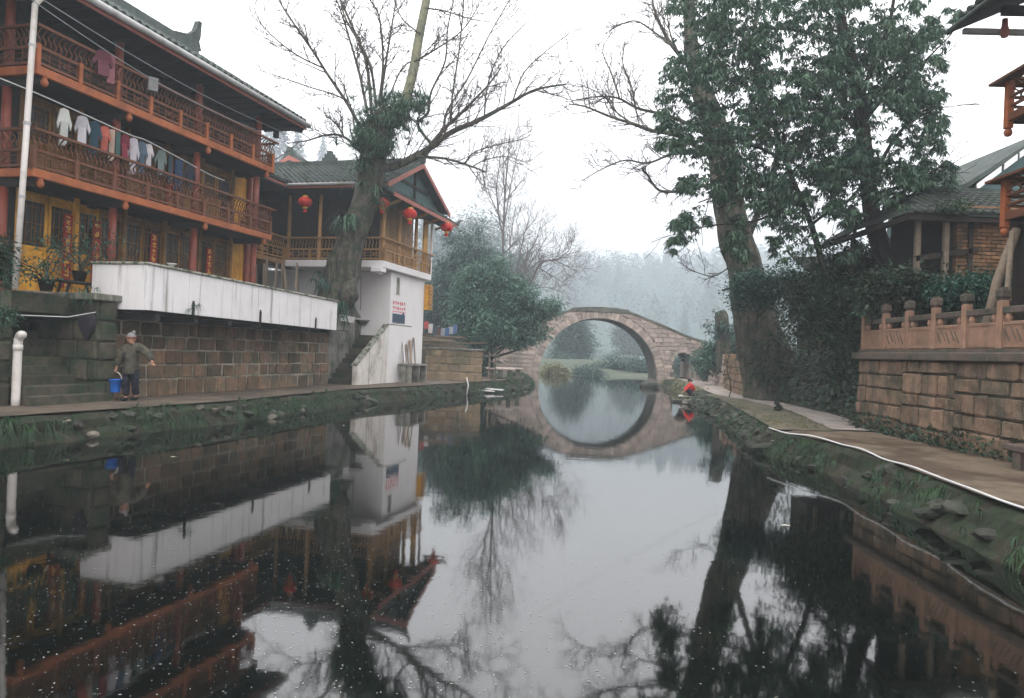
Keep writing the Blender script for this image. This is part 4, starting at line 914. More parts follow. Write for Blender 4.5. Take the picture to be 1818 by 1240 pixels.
for k, u in enumerate(pu):
    MB().box(u - .075, u + .075, -.225, -.075, 2.42, 3.36).build('post', m_sandst, bal, bevel=.015)
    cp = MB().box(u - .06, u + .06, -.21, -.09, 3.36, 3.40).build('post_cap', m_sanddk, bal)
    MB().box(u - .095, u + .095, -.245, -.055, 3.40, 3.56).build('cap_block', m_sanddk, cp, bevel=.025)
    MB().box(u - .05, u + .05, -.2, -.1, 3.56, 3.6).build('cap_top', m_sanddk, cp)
    if k:
        a, b_ = u + .08, pu[k - 1] - .08
        pn = MB().box(a, b_, -.19, -.11, 2.5, 2.98).build('panel', m_sandst, bal, bevel=.01)
        MB().box(a + .02, b_ - .02, -.109, -.098, 2.52, 2.56).box(a + .02, b_ - .02, -.109, -.098, 2.92, 2.96).box(a + .02, a + .06, -.109, -.098, 2.56, 2.92).box(b_ - .06, b_ - .02, -.109, -.098, 2.56, 2.92).build('panel_border', m_sandst, pn)
        if k % 2 == 0 or k > 5:
            g_ = MB()
            for s in range(5): x = a + .14 + s * (b_ - a - .3) / 4; g_.bar((x - .06, -.107, 2.62 + .05 * (s % 2)), (x + .09, -.107, 2.84 + .04 * (s % 2)), .012, .025, (0, 1, 0))
            g_.build('carving', m_sanddk, pn)
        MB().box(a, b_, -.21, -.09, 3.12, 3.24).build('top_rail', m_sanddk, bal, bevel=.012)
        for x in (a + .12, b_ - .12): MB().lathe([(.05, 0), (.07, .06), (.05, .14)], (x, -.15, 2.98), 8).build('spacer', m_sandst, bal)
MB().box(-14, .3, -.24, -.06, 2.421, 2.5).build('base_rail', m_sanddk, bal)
sb = thing('stone_bench', 'low stone slab bench at the foot of the quay wall, bottom right', 'bench', (-7.6, .3, PZ), 'R')
MB().box(-8.6, -6.55, .06, .52, .82, .93).build('slab', m_sanddk, sb, bevel=.02)
for u in (-8.3, -6.95): MB().box(u, u + .2, .1, .48, PZ - .05, .819).build('leg', m_sanddk, sb, bevel=.02)
# hose
hp = [(6.05, 16.9), (6.12, 16.0), (6.38, 15.2), (6.52, 14.2), (6.43, 13.2), (6.32, 12.2), (6.22, 11.2), (6.16, 10.3), (5.98, 9.3), (5.87, 8.4), (5.85, 7.2), (5.72, 5.5)]
p, r = smooth_path([(x - .05, y, PZ + .03 + .02 * math.sin(y * 3)) for x, y in hp], [.015] * len(hp), 6)
tag(MB().tube(p, r, 8).build('water_hose', m_hose, None, True), 'white water hose lying along the edge of the right path', 'hose')
# ruined wall towards the bridge and its steps
uw = thing('ruined_wall', 'broken stone wall end beside the path to the bridge', 'wall', (10.2, 32, PZ))
random.seed(41)
e0, e1 = Vector((10.05, 31.0, 0)), Vector((13.9, 52.6, 0)); d = (e1 - e0).normalized(); nrm = Vector((d.y, -d.x, 0)); ang = math.atan2(d.y, d.x)
ms = blocks(m_stone); msd = blocks(m_bridge)
for i in range(7):
    s = random.uniform(-.2, .1) * (i > 3); z0 = PZ - .1 + i * .33
    while s < 21.5:
        wd = random.uniform(.4, .9); top = 2.75 if s < 2 else 2.3 + .25 * math.sin(s * .8)
        if z0 + .2 < top: link('stone', random.choice(ms if s < 9 else msd), uw, e0 + d * (s + wd / 2) + nrm * (.25 + random.uniform(-.03, .03)) + Vector((0, 0, z0 + .165)), (0, 0, ang + random.uniform(-.03, .03)), (wd - .03, .5, .31))
        s += wd
    # the broken end, seen from the front
    for j in range(2): link('stone', random.choice(ms), uw, e0 - d * .12 + nrm * (.2 + j * .48) + Vector((random.uniform(-.06, .06), 0, z0 + .165)), (0, random.uniform(-.06, .06), ang + math.pi / 2 + random.uniform(-.15, .15)), (.46, .4, .31))
for j in range(3): link('stone', random.choice(ms), uw, e0 + nrm * .4 + Vector((random.uniform(-.2, .2), .1, 2.4 + .26 * j)), (.1 * j, .12, ang + .7 * j), (.55 - .1 * j, .45, .27))
rs_ = thing('hillside_steps', 'rough dark stone steps climbing right of the broken wall end', 'stairs', (10.9, 30.2, PZ))
for k in range(8): link('step', random.choice(blocks(m_stoneD)), rs_, (10.75 + k * .2, 30.4 + k * .12, PZ + .08 + k * .19), (0, 0, .2), (1.0, 1.1, .2))
# rocks along the banks (pieces of the bank)
def rock_mesh(mat, seed):
    bm = bmesh.new(); bmesh.ops.create_icosphere(bm, subdivisions=2, radius=.5)
    for v in bm.verts:
        h = noise.noise(v.co * 2.2 + Vector((seed * 7, 0, 0))); v.co *= 1 + .5 * h; v.co.z *= .7
    me = bpy.data.meshes.new('rock'); bm.to_mesh(me); bm.free(); me.materials.append(mat); return me
m_rock = M('dark_wet_rock', (.055, .055, .045), .8, .35, 8, (.03, .04, .025), 3, .45, .6, .6, 20, rand=.4)
m_rockP = M('pale_bank_rock', (.14, .125, .10), .85, .35, 8, (.05, .06, .04), 3, .45, .6, .6, 20, rand=.4)
RK = [rock_mesh(m_rock, i) for i in range(5)]; RKP = [rock_mesh(m_rockP, i + 9) for i in range(4)]
random.seed(51)
for P, side, bank_, y0, y1, n in ((RP, -1, right_bank, 16.2, 38, 150), (LP, 1, left_bank, 11, 44, 90), (RP, -1, right_bank, 5, 16, 22)):
    c = [i for i, p in enumerate(P) if y0 < p.y < y1]
    for k in range(n):
        i = random.choice(c); p = P[i]; t_ = (P[i + 1] - P[i - 1]).normalized(); nn = Vector((t_.y, -t_.x, 0)) * side
        s = random.uniform(.1, .34); o_ = random.uniform(.02, .42)
        link('rock', random.choice(RKP if (random.random() < .25 and y0 > 8) else RK), bank_, p + nn * o_ + Vector((0, 0, .5 - o_ * 1.05 + random.uniform(-.06, .03))), (random.uniform(-.4, .4), random.uniform(-.4, .4), random.uniform(0, 6)), (s * random.uniform(.8, 1.7), s, s * random.uniform(.6, 1)))
# washing slabs at the water where the woman crouches, boulder by the bridge, slabs on the left
for k, (x, y, z, sx, sy, sz, lb) in enumerate([(9.0, 35.6, .17, 1.5, .8, .18, 'flat washing stone at the water under the crouching woman'), (8.3, 34.9, .06, 1.2, .45, .1, 'thin wet slab lying in the water before the washing stone'), (8.5, 33.6, .12, 1.1, .5, .2, 'dark slab in the water left of the soil verge')]):
    o = link('washing_stone', blocks(m_rockP)[k], None, (x, y, z), (0, 0, .1 * k), (sx, sy, sz)); tag(o, lb, 'stone slab')
o = link('boulder', rock_mesh(m_rock, 77), None, (9.55, 50, .15), (0, 0, 0), (1.3, .8, .9)); tag(o, 'dark weedy boulder in the water before the right bridge pier', 'boulder')
for k, (x, y, r_, l) in enumerate([(-1.35, 35.9, .3, 1.1), (-1.0, 36.4, .1, 1.3)]):
    o = MB().box(-l / 2, l / 2, -.2, .2, 0, .05).build('white_board', m_wplain); o.location = (x, y, .1 + .06 * k); o.rotation_euler = (0, .05, r_); tag(o, ['nearer white board floating at the left bank', 'farther white board floating at the left bank'][k], 'board')
tag(MB().tube([(-2.05, 34.0, .8), (-1.95, 33.8, .45), (-2.0, 33.75, .02)], .03, 6).build('drain_pipe', m_hose, None, True), 'thin white drain pipe bending down the left bank into the water', 'pipe')
# ladder and stone tables under the left trees
ld = thing('wooden_ladder', 'small ladder standing in the shade right of the low stone wall', 'ladder', (-1.0, 38.6, PZ))
for s in (-.18, .18): MB().bar((-1.0 + s, 38.6, PZ), (-1.0 + s * .9, 38.9, 2.0), .05, .04).build('rail', m_bwood, ld)
for k in range(4): MB().bar((-1.17, 38.65 + k * .07, .85 + k * .33), (-.83, 38.65 + k * .07, .85 + k * .33), .04, .04).build('rung', m_bwood, ld)
for k, (x, y) in enumerate([(.0, 42.6), (-.5, 40.8)]):
    tt = thing('stone_table', ['stone slab table under the green tree, farther one', 'stone slab table under the green tree, nearer one'][k], 'table', (x, y, PZ))
    MB().box(x - .9, x + .7, y - .3, y + .3, 1.05, 1.15).build('slab', m_bridgeM, tt, bevel=.02)
    for s in (-.6, .4): MB().box(x + s - .12, x + s + .12, y - .2, y + .2, PZ - .1, 1.049).build('leg', m_bridgeD, tt)
# ---- brick shed
bk = thing('brick_shed', 'old shed with a tiled roof, open timber bay and orange brick wall', 'building', (12, 20, 2.4))
X0, X1, YB = 11.35, 14.5, 18.9
MB().box(X0 + .03, X1, YB + .03, YB + .3, 2.4, 6.35).build('mortar', m_mortarD, bk)
bm_ = MB().box(-.5, .5, -.5, .5, -.5, .5).mesh('brick', m_brick)
random.seed(61); z = 3.9; row = 0
while z < 6.3:
    x = X0 - (.13 if row % 2 else 0)
    while x < 13.3:
        a, b_ = max(x, X0), x + .26
        if b_ - a > .05: link('brick', bm_, bk, ((a + b_) / 2, YB + .06 + random.uniform(-.012, .012), z + .04), (0, 0, 0), (b_ - a - .014, .14, .076 + random.uniform(-.006, .004)))
        x += .26
    z += .098; row += 1
e_ = [Vector((9.9, 18.5, 6.02)), Vector((14.6, 18.5, 6.02)), Vector((14.6, 21, 7.15)), Vector((11.4, 21, 7.15)), Vector((9.9, 24, 6.02))]
rf = MB(); rf.add(e_, [(0, 1, 2, 3), (0, 3, 4)]); tiles(rf, (11.4, 18.5, 6.02), (1, 0, 0), (0, 2.5, 1.13), 3.2, 2.74, .23, .3)
for i in range(6):
    x = 11.4 - (i + .5) * .23; f_ = (11.4 - x) / 1.5
    for j in range(int(9 * (1 - f_))):
        c0 = Vector((x, 18.5 + .274 * j, 6.06 + .124 * j)); c1 = c0 + Vector((0, .3, .115)); vs = []
        for c in (c0, c1):
            for q in range(5): a = math.pi * q / 4; vs.append(c + Vector((math.cos(a) * .085, 0, math.sin(a) * .07)))
        rf.add(vs, [(q, q + 1, q + 6, q + 5) for q in range(4)] + [(4, 3, 2, 1, 0)])
o = rf.build('roof_tiles', m_tileL, bk); o['kind'] = 'stuff'
MB().box(11.4, 14.6, 20.95, 21.1, 7.13, 7.3).build('ridge', m_tile, bk)
for p_, q_ in (((9.95, 18.6, 5.95), (11.4, 21, 7.05)), ((10.0, 23.8, 5.95), (11.4, 21, 7.05)), ((9.95, 18.62, 5.92), (14, 18.62, 5.92)), ((10.3, 18.9, 4.9), (11.9, 18.9, 5.2)), ((9.95, 18.7, 5.9), (9.95, 23.8, 5.9))): MB().bar(p_, q_, .12, .14).build('beam', m_dwood, bk)
for x, y in ((10.35, 18.9), (11.05, 18.85), (10.35, 22.5), (11.7, 18.9)): MB().box(x - .06, x + .06, y - .06, y + .06, 2.4, 5.95).build('post', m_bwood if x < 11.5 else m_dwood, bk)
MB().box(10.7, 14.4, 20.8, 20.94, 2.4, 7.0).build('back_wall', m_dwood, bk)
ls = thing('low_shed', 'low shed with a mossy tiled roof behind the evergreen trunk', 'building', (11, 25, 3))
rf = MB(); tiles(rf, (9.9, 23.9, 4.9), (1, 0, 0), (0, .9, .38), 3.4, 2.6, .24, .3); o = rf.build('roof_tiles', m_tileL, ls); o['kind'] = 'stuff'
MB().box(10.1, 13.2, 24.6, 26, 2.6, 5.0).build('wall', m_dwood, ls)
for x in (10.1, 11.5, 13): MB().box(x, x + .1, 24.0, 24.1, 2.6, 4.85).build('post', m_bwood, ls)
# ---- larger house whose gable shows behind
g1 = thing('gable_house', 'teal gabled house with white verge boards behind the brick shed', 'building', (18, 27, 3))
a, b_ = at(1722, 326, 26), at(1830, 246, 26); k_ = b_ - a; rx = b_.x + .6
MB().ext([(a.x - .2, 26.2, 3), (rx + 7, 26.2, 3), (rx + 7, 26.2, a.z + .1), (rx, 26.2, b_.z + .2), (a.x + .3, 26.2, a.z - .05)], (0, 6, 0)).build('wall', m_teal, g1)
MB().ext([(a.x - .3, 25.7, a.z - .25), (b_.x + .5, 25.7, b_.z + .12), (b_.x + .5, 25.7, b_.z + .3), (a.x - .3, 25.7, a.z - .07)], (0, 6.5, 0)).build('roof', m_tile, g1)
for t0, t1 in ((.02, .42), (.47, .68), (.72, 1.0)):
    p_, q_ = a.lerp(b_, t0), a.lerp(b_, t1); MB().ext([(p_.x, 25.66, p_.z - .35), (q_.x, 25.66, q_.z - .35), (q_.x, 25.66, q_.z - .13), (p_.x, 25.66, p_.z - .13)], (0, .05, 0)).build('verge_board', m_wplain, g1)
# ---- balcony house at the right edge
bh = thing('balcony_house', 'wooden balcony house cut by the right picture edge with an upswept tiled eave', 'building', (-5.5, -2.5, 2.4), 'R')
CU, CV = -2.95, -1.62
MB().box(-10, CU - 1.2, -6, CV - 1.3, 2.3, 8.6).build('wall', m_dwood, bh)
m_ob = m_orange
for zb, zr in ((7.25, 8.2), (5.15, 6.1)):
    MB().box(CU - .07, CU + .07, CV - .07, CV + .07, zb - .02, zr + .1).build('corner_post', m_ob, bh, bevel=.01)
    MB().lathe([(.04, 0), (.07, -.03), (.085, -.09), (.06, -.15), (.02, -.17)], (CU, CV, zb - .02), 12).build('pendant', m_ob, bh, True)
    MB().box(CU - 6, CU - .08, CV - .05, CV + .05, zb + .12, zb + .28).build('edge_beam', m_rail, bh)
    MB().box(CU - .05, CU + .05, CV - 4, CV - .08, zb + .10, zb + .26).build('edge_beam', m_dwood, bh)
    MB().box(CU - 6, CU - .09, CV - 4, CV - .06, zb + .14, zb + .22).build('balcony_floor', m_dwood, bh)
    for z in (zb + .42, zb + .62): MB().box(CU - 6, CU - .08, CV - .03, CV + .03, z, z + .05).build('rail', m_rail, bh); MB().box(CU - .03, CU + .03, CV - 4, CV - .08, z, z + .05).build('rail', m_rail, bh)
    MB().ext([(CU - 6, CV + .3, zr), (CU + .25, CV + .3, zr), (CU + .1, CV - .1, zr + .06), (CU - 6, CV - .1, zr + .06)], (0, 0, .05)).build('handrail', m_rail, bh)
    MB().ext([(CU + .25, CV + .28, zr), (CU + .25, CV - 4, zr), (CU - .1, CV - 4, zr + .06), (CU - .1, CV + .1, zr + .06)], (0, 0, .05)).build('handrail', m_rail, bh)
    for k in range(14):
        link('spindle', SPI, bh, (CU - .3 - k * .3, CV, zb + .68), (0, 0, math.pi), (1, 1.8, (zr - zb - .68) / .4)); link('spindle', SPI, bh, (CU, CV - .3 - k * .25, zb + .68), (0, 0, math.pi / 2), (1, 1.8, (zr - zb - .68) / .4))
MB().tube([(CU - .1, CV - .2, 5.1), (CU + .0, CV + .1, 4.0), (CU + .1, CV + .35, 2.45)], [.09, .1, .1], 10).build('support_pole', m_bwood, bh, True)
MB().tube([(CU - .35, CV + .05, 5.0), (CU - .55, CV + .3, 2.45)], .055, 8).build('support_pole', m_bwood, bh, True)
MB().box(CU - .12, CU + .12, CV - .5, CV - .28, 2.4, 5.2).build('post', m_dwood, bh)
EV2, EU2, EZ2 = .28, -4.15, 8.75
rf = MB(); tiles(rf, (EU2 - 7, EV2, EZ2 + .06), (1, 0, 0), (0, -.9, .42), 7.0, 4.5, .26, .32); o = rf.build('roof_tiles', m_tile, bh); o['kind'] = 'stuff'
MB().ext([(EU2 - 7, EV2 + .0, EZ2), (EU2, EV2 + .0, EZ2), (EU2, EV2 - 4, EZ2 + 1.8), (EU2 - 7, EV2 - 4, EZ2 + 1.8)], (0, 0, -.05)).build('soffit', m_soffit, bh)
MB().tube([(EU2 - 7, EV2 + .03, EZ2 - .02), (EU2 + .05, EV2 + .03, EZ2 - .02)], .06, 10).build('gutter', m_tile, bh, True)
MB().bar((EU2 - .05, EV2 - .2, EZ2 - .04), (EU2 - .05, EV2 - 4, EZ2 - .04), .09, .1).build('beam', m_gutter, bh)
MB().bar((EU2 - .6, EV2 - .6, EZ2 + .12), (EU2 - .6, EV2 - 4.5, EZ2 + .12), .12, .16).build('beam', m_soffit, bh)
MB().lathe([(.05, .25), (.06, .1), (.09, 0), (.06, -.1), (.02, -.12)], (EU2 - .2, EV2 - .9, EZ2 - .1), 10).build('pendant', m_pinkred, bh, True)
# ---- two unseen houses added behind the viewer to block low sky light
def sky_block_house(label, f, u0, u1, v0, v1, zb, zt, zr, mw):
    t_ = thing('added_blocker_house', label, 'building', ((u0 + u1) / 2, (v0 + v1) / 2, zb), f)
    MB().box(u0, u1, min(v0, v1), max(v0, v1), zb, zt).build('wall', mw, t_)
    vm = (v0 + v1) / 2; e = .9 if v1 > v0 else -.9
    MB().ext([(u0 - .5, v0 - e, zt - .1), (u0 - .5, vm, zr), (u0 - .5, v1 + e, zt - .1), (u0 - .5, v1 + e, zt - .25), (u0 - .5, vm, zr - .15), (u0 - .5, v0 - e, zt - .25)], (u1 - u0 + 1, 0, 0)).build('roof', m_tile, t_)
    n = int((u1 - u0) / 2.2); s_ = -.02 if v1 > v0 else .02
    for i in range(n):
        for z in ((zb + 1.0, zb + 2.4), (zb + 3.8, zb + 5.0)):
            a = u0 + 1 + i * 2.2; wf = MB().box(a, a + 1.1, min(v0, v0 + s_), max(v0, v0 + s_), z[0], z[1]).build('window', m_dyel, t_); MB().box(a + .1, a + 1.0, min(v0 + s_, v0 + 1.5 * s_), max(v0 + s_, v0 + 1.5 * s_), z[0] + .1, z[1] - .1).build('pane', m_glass, wf)
sky_block_house('unseen light-blocking timber house added on the right bank, behind the viewer', 'R', -33, -10.6, -1.2, -8, .4, 8.4, 11.2, m_dwood)
sky_block_house('unseen light-blocking timber house added on the left bank, behind the viewer', 'L', -37, -17.5, 1.0, 9, .4, 8.8, 12, m_dwood)
# ================================================================ TREES
def trunk_obj(name, pts, rad, mat, parent, n=22, amp=.16, k=8, flare=0):
    P, R = smooth_path(pts, rad, k); V = []; m = len(P); o = off(parent); ref = Vector((1, 0, 0))
    for i, p in enumerate(P):
        d = (P[min(i + 1, m - 1)] - P[max(i - 1, 0)]).normalized(); a = (ref - d * ref.dot(d)).normalized(); b_ = d.cross(a)
        for j in range(n):
            t_ = 2 * math.pi * j / n; e = a * math.cos(t_) + b_ * math.sin(t_)
            h = noise.noise(Vector((math.cos(t_) * 2.2, math.sin(t_) * 2.2, i * .14))) + .55 * noise.noise(Vector((math.cos(t_) * 5, math.sin(t_) * 5, i * .3 + 5)))
            fl = 1 + flare * max(0, 1 - i / (k * 1.2)) ** 2 * (1 + .6 * math.cos(t_ * 5))
            V.append(p + e * R[i] * fl * (1 + amp * h) - o)
    F = [(i * n + j, i * n + (j + 1) % n, (i + 1) * n + (j + 1) % n, (i + 1) * n + j) for i in range(m - 1) for j in range(n)]
    mb = MB(); mb.add(V, F + [tuple(range((m - 1) * n, m * n))]); ob = link(name, mb.mesh(name, mat, True)); ob.parent = parent; return ob
def pxpath(pl, Y, dy=0.):
    """branch laid out through the view at distance Y, swinging dy metres in depth along its length"""
    n = len(pl); return [at(x, y, Y + dy * (i / max(1, n - 1)) ** 1.2) for i, (x, y) in enumerate(pl)]
def limb(T, TW, pl, Y, dy, r0, r1, ntw, Lt, depth=2, rt=.014, up=.3, jit=.0, n=7):
    r0, r1 = r0 * .66, r1 * .66
    P = pxpath(pl, Y, dy); P, R = smooth_path(P, list(np.linspace(r0, r1, len(P))), 5, jit); T.add(P, R, n)
    for k in range(ntw):
        i = int(len(P) * (.12 + .86 * (k + rng.random()) / ntw)); i = min(i, len(P) - 1); d = (P[min(i + 1, len(P) - 1)] - P[max(i - 1, 0)]).normalized()
        s = Vector(rng.normal(size=3)); s = (s - d * s.dot(d)).normalized(); dd = (d * .7 + s * .8 + Vector((0, 0, .25))).normalized()
        twigs(TW, P[i], dd, Lt * (.5 + .8 * rng.random()), min(rt * 1.3, R[i] * .6), depth, .22, up, 3)
    return P
# ---- old leaning tree with epiphytes, left bank
YT = 28.3; q = YT / 1300
ot = thing('leaning_tree', 'big old leaning tree with fern tufts and bare branches before the gallery house', 'tree', tuple(at(600, 560, YT)))
trunk_obj('trunk', [at(592, 556, YT), at(597, 530, YT), at(607, 480, YT), at(622, 430, YT), at(640, 385, YT), at(655, 330, YT), at(662, 280, YT), at(673, 232, YT), at(690, 195, YT)], [38 * q, 33 * q, 29 * q, 24 * q, 22.5 * q, 22.5 * q, 23 * q, 27 * q, 14 * q], m_bark, ot, 26, .15, 8, .2)
trunk_obj('root_burl', [at(612, 545, YT - .3), at(618, 520, YT - .5), at(626, 495, YT - .35)], [12 * q, 18 * q, 8 * q], m_bark, ot, 14, .3, 6)
T = Tubes(); P = pxpath([(700, 225), (722, 170), (735, 120), (745, 60), (757, 0), (766, -60), (778, -130)], YT, .6)
P, R = smooth_path(P, [9.5 * q, 9 * q, 8.6 * q, 8 * q, 7.5 * q, 7 * q, 5 * q], 5); T.add(P, R, 12); T.build('pale_limb', m_barkP, ot)
LB = Tubes(); TW = Tubes(); D_ = 2
L1 = [([(672, 300), (700, 296), (735, 280), (765, 262), (800, 236), (850, 214), (905, 184), (950, 160), (1005, 150)], .4, 13 * q, 2.2 * q, 16, 1.7),
      ([(765, 258), (790, 228), (815, 205), (840, 180), (868, 150), (890, 120)], .9, 6 * q, 1.8 * q, 9, 1.3),
      ([(766, 256), (742, 222), (760, 200), (765, 165), (790, 110), (795, 50), (810, -20)], 1.2, 4.5 * q, 1.5 * q, 9, 1.3),
      ([(800, 222), (803, 170), (815, 90), (822, 20), (826, -50)], -.8, 3.2 * q, 1.3 * q, 8, 1.2),
      ([(790, 240), (793, 200), (830, 140), (870, 60), (905, 0)], .3, 3.2 * q, 1.2 * q, 9, 1.2),
      ([(860, 205), (866, 150), (890, 90), (935, 40)], .8, 2.6 * q, 1. * q, 8, 1.1),
      ([(910, 180), (930, 130), (965, 95), (1010, 60)], -.5, 2.4 * q, .9 * q, 8, 1.1),
      ([(735, 278), (790, 282), (840, 297), (862, 306)], -1., 4 * q, 2 * q, 7, 1.1),
      ([(825, 292), (840, 272), (880, 258), (925, 248), (945, 238)], -1.2, 2.2 * q, .8 * q, 7, .9),
      ([(838, 297), (860, 285), (900, 278), (940, 292)], -1.1, 2 * q, .7 * q, 6, .9),
      ([(668, 300), (640, 270), (610, 243), (580, 240), (545, 250), (510, 255)], -.6, 5 * q, 1.2 * q, 8, 1.2),
      ([(612, 246), (598, 222), (575, 200)], -.6, 3 * q, 1. * q, 5, .8),
      ([(648, 245), (620, 190), (580, 130), (558, 95), (520, 40), (495, 0), (480, -40)], -.7, 5 * q, 1.4 * q, 12, 1.4),
      ([(576, 122), (530, 100), (490, 70), (462, 40), (450, 10)], -.8, 2.4 * q, .8 * q, 9, 1.1),
      ([(630, 235), (615, 180), (540, 152), (500, 138), (460, 125)], -.3, 2.4 * q, .8 * q, 9, 1.1),
      ([(655, 215), (640, 140), (625, 85), (605, 20), (580, -40)], .6, 4.4 * q, 1.4 * q, 10, 1.3),
      ([(660, 205), (650, 110), (622, 40), (600, -10), (585, -50)], 1.2, 5 * q, 1.8 * q, 10, 1.3),
      ([(668, 190), (655, 110), (612, 30), (600, -30)], .2, 4.2 * q, 1.6 * q, 9, 1.3),
      ([(674, 175), (680, 110), (673, 30), (655, -5), (645, -60)], -.5, 3.6 * q, 1.4 * q, 9, 1.2),
      ([(676, 175), (690, 80), (700, 20), (710, -50)], .5, 3.6 * q, 1.4 * q, 9, 1.2),
      ([(694, 165), (715, 120), (745, 100), (790, 60)], 1, 2.4 * q, .8 * q, 8, 1.0),
      ([(735, 110), (770, 90), (820, 55), (850, 10)], .9, 3 * q, 1 * q, 9, 1.2), ([(746, 60), (715, 35), (700, 0)], .7, 2.4 * q, 1 * q, 6, 1.0),
      ([(757, 15), (790, 20), (840, 35), (880, 40)], .7, 2.4 * q, .8 * q, 8, 1.1)]
for pl, dy, r0, r1, nt_, lt in L1: limb(LB, TW, pl, YT, dy, r0, r1, int(nt_ * 1.6), lt, D_, .019)
LB.build('branch', m_bark, ot); o = TW.build('twigs', m_twig, ot); o['kind'] = 'stuff'
C = []
def cl(x, y, Y, n, sx, sy, sd=.5):
    for _ in range(n): C.append(tuple(at(x + rng.normal() * sx, y + rng.normal() * sy, Y + rng.normal() * sd)))
cl(675, 235, YT - .3, 90, 28, 22, .5); cl(705, 205, YT - .2, 70, 24, 18, .5); cl(660, 262, YT - .5, 40, 20, 14, .3); cl(650, 240, YT - .4, 36, 16, 16, .4); cl(738, 190, YT, 26, 10, 13, .3); cl(690, 180, YT, 24, 16, 8, .4)
npobj('fern_clump', straps(np.array(C), 16, .7, .045, .9, None, 4, .1), m_fern, ot, 'stuff')
C = []; cl(617, 398, YT - .75, 9, 6, 5, .1); cl(640, 300, YT - .65, 5, 5, 18, .1); cl(668, 330, YT - .5, 3, 3, 22, .1)
npobj('fern_clump', straps(np.array(C), 16, 1.15, .065, .8, None, 4, .3), m_fern, ot, 'stuff')
C = []; cl(578, 505, YT - .3, 22, 10, 10, .3); cl(610, 548, YT - .8, 10, 8, 12, .2)
npobj('fern_clump', straps(np.array(C), 14, .5, .05, .8), m_bush, ot, 'stuff')
# ---- evergreen and bare trees behind the left bank
def bushy(name, label, x, y, Y, blobs_px, ncl, per, ln, wd, mat, bark=m_barkD, tr=.16, base=None, group=None, spread=.32, shell=.55):
    """blobs_px: (x, y, rx, ry) ellipses in the view at distance Y"""
    b0 = at(x, y, Y); t_ = thing(name, label, 'tree', (b0.x, b0.y, base if base is not None else b0.z), 'W', group)
    s = Y / 1300; bl = []
    TT = Tubes(); zb = base if base is not None else b0.z
    top = at(*blobs_px[0][:2], Y); trunk_obj('trunk', [(b0.x, Y, zb - .3), (b0.x * .6 + top.x * .4, Y, zb * .6 + top.z * .4), top], [tr, tr * .8, tr * .3], bark, t_, 10, .12, 5)
    for (px_, py_, rx_, ry_) in blobs_px:
        c = at(px_, py_, Y + rng.normal() * rx_ * s * .4); bl.append((c, (rx_ * s, rx_ * s * .8, ry_ * s)))
        m_ = Vector((b0.x, Y, zb + (c.z - zb) * .45)); TT.add([m_, m_.lerp(c, .6) + Vector((0, 0, -.2)), c], [tr * .5, tr * .3, tr * .1], 5)
    TT.build('branch', bark, t_); npobj('crown', crown(bl, ncl, per, spread, ln, wd, .35, shell), mat, t_, 'stuff'); return t_
bushy('evergreen_tree', 'dense blue-green evergreen overhanging the left bank before the bridge', 872, 668, 44, [(868, 580, 30, 30), (920, 560, 32, 22), (848, 625, 22, 36), (895, 515, 26, 22), (946, 578, 18, 18), (972, 545, 17, 10), (835, 565, 22, 30), (908, 598, 32, 11), (866, 650, 11, 20), (845, 500, 12, 34), (880, 482, 11, 26), (818, 530, 12, 36), (936, 524, 16, 9), (905, 540, 20, 14), (958, 600, 12, 10), (852, 540, 20, 20)], 560, 60, .24, .085, m_leafM, base=PZ, spread=.28, shell=.6)
bushy('evergreen_tree', 'dark broadleaf tree right behind the low garden wall', 800, 640, 60, [(800, 560, 45, 55), (770, 600, 25, 40), (825, 500, 40, 45), (780, 520, 20, 50), (850, 590, 26, 40), (842, 452, 18, 40), (806, 438, 15, 38), (868, 470, 14, 30)], 560, 46, .36, .11, m_leafF, base=1.0, spread=.4, shell=.5)
bushy('far_tree', 'pale hazy tree behind the rightmost lantern', 800, 600, 230, [(795, 480, 42, 60), (830, 430, 35, 50), (770, 430, 25, 45), (775, 520, 35, 50)], 900, 22, 1.0, .34, m_leafF, base=2, tr=.4, spread=1.4)
bushy('far_tree', 'hazy rounded tree left of the tall bare tree', 850, 600, 190, [(850, 470, 38, 50), (870, 430, 28, 40), (835, 520, 40, 45), (880, 500, 30, 45)], 800, 22, .8, .27, m_leafF, base=1.5, tr=.4, spread=1.1)
bushy('far_tree', 'bamboo-like pale tree against the mist above the garden wall', 905, 600, 130, [(905, 500, 30, 40), (925, 480, 22, 34), (890, 540, 30, 36)], 500, 20, .55, .17, m_leafF, base=1.5, tr=.25, spread=.7)
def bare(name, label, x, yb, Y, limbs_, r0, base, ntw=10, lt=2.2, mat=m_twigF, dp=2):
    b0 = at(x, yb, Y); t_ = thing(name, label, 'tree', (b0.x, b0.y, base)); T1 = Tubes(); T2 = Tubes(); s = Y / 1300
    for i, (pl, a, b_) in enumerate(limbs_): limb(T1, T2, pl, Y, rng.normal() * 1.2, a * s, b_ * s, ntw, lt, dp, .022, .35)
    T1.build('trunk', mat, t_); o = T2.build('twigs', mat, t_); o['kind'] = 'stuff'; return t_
bare('bare_tree', 'tall slender bare tree rising above the left evergreens', 893, 640, 62, [([(893, 650), (894, 560), (893, 470), (894, 400), (897, 340), (902, 280), (905, 240)], 5, 1), ([(893, 420), (885, 380), (882, 330), (888, 280), (885, 250)], 2.6, .8), ([(894, 400), (880, 370), (868, 345), (858, 335)], 2, .7), ([(895, 400), (905, 340), (915, 290), (925, 250)], 2, .7), ([(896, 360), (915, 335), (935, 315)], 1.5, .6), ([(896, 345), (893, 290), (897, 240)], 2, .7), ([(897, 450), (925, 420), (950, 390)], 1.5, .6)], .2, .5, 12, 2.6)
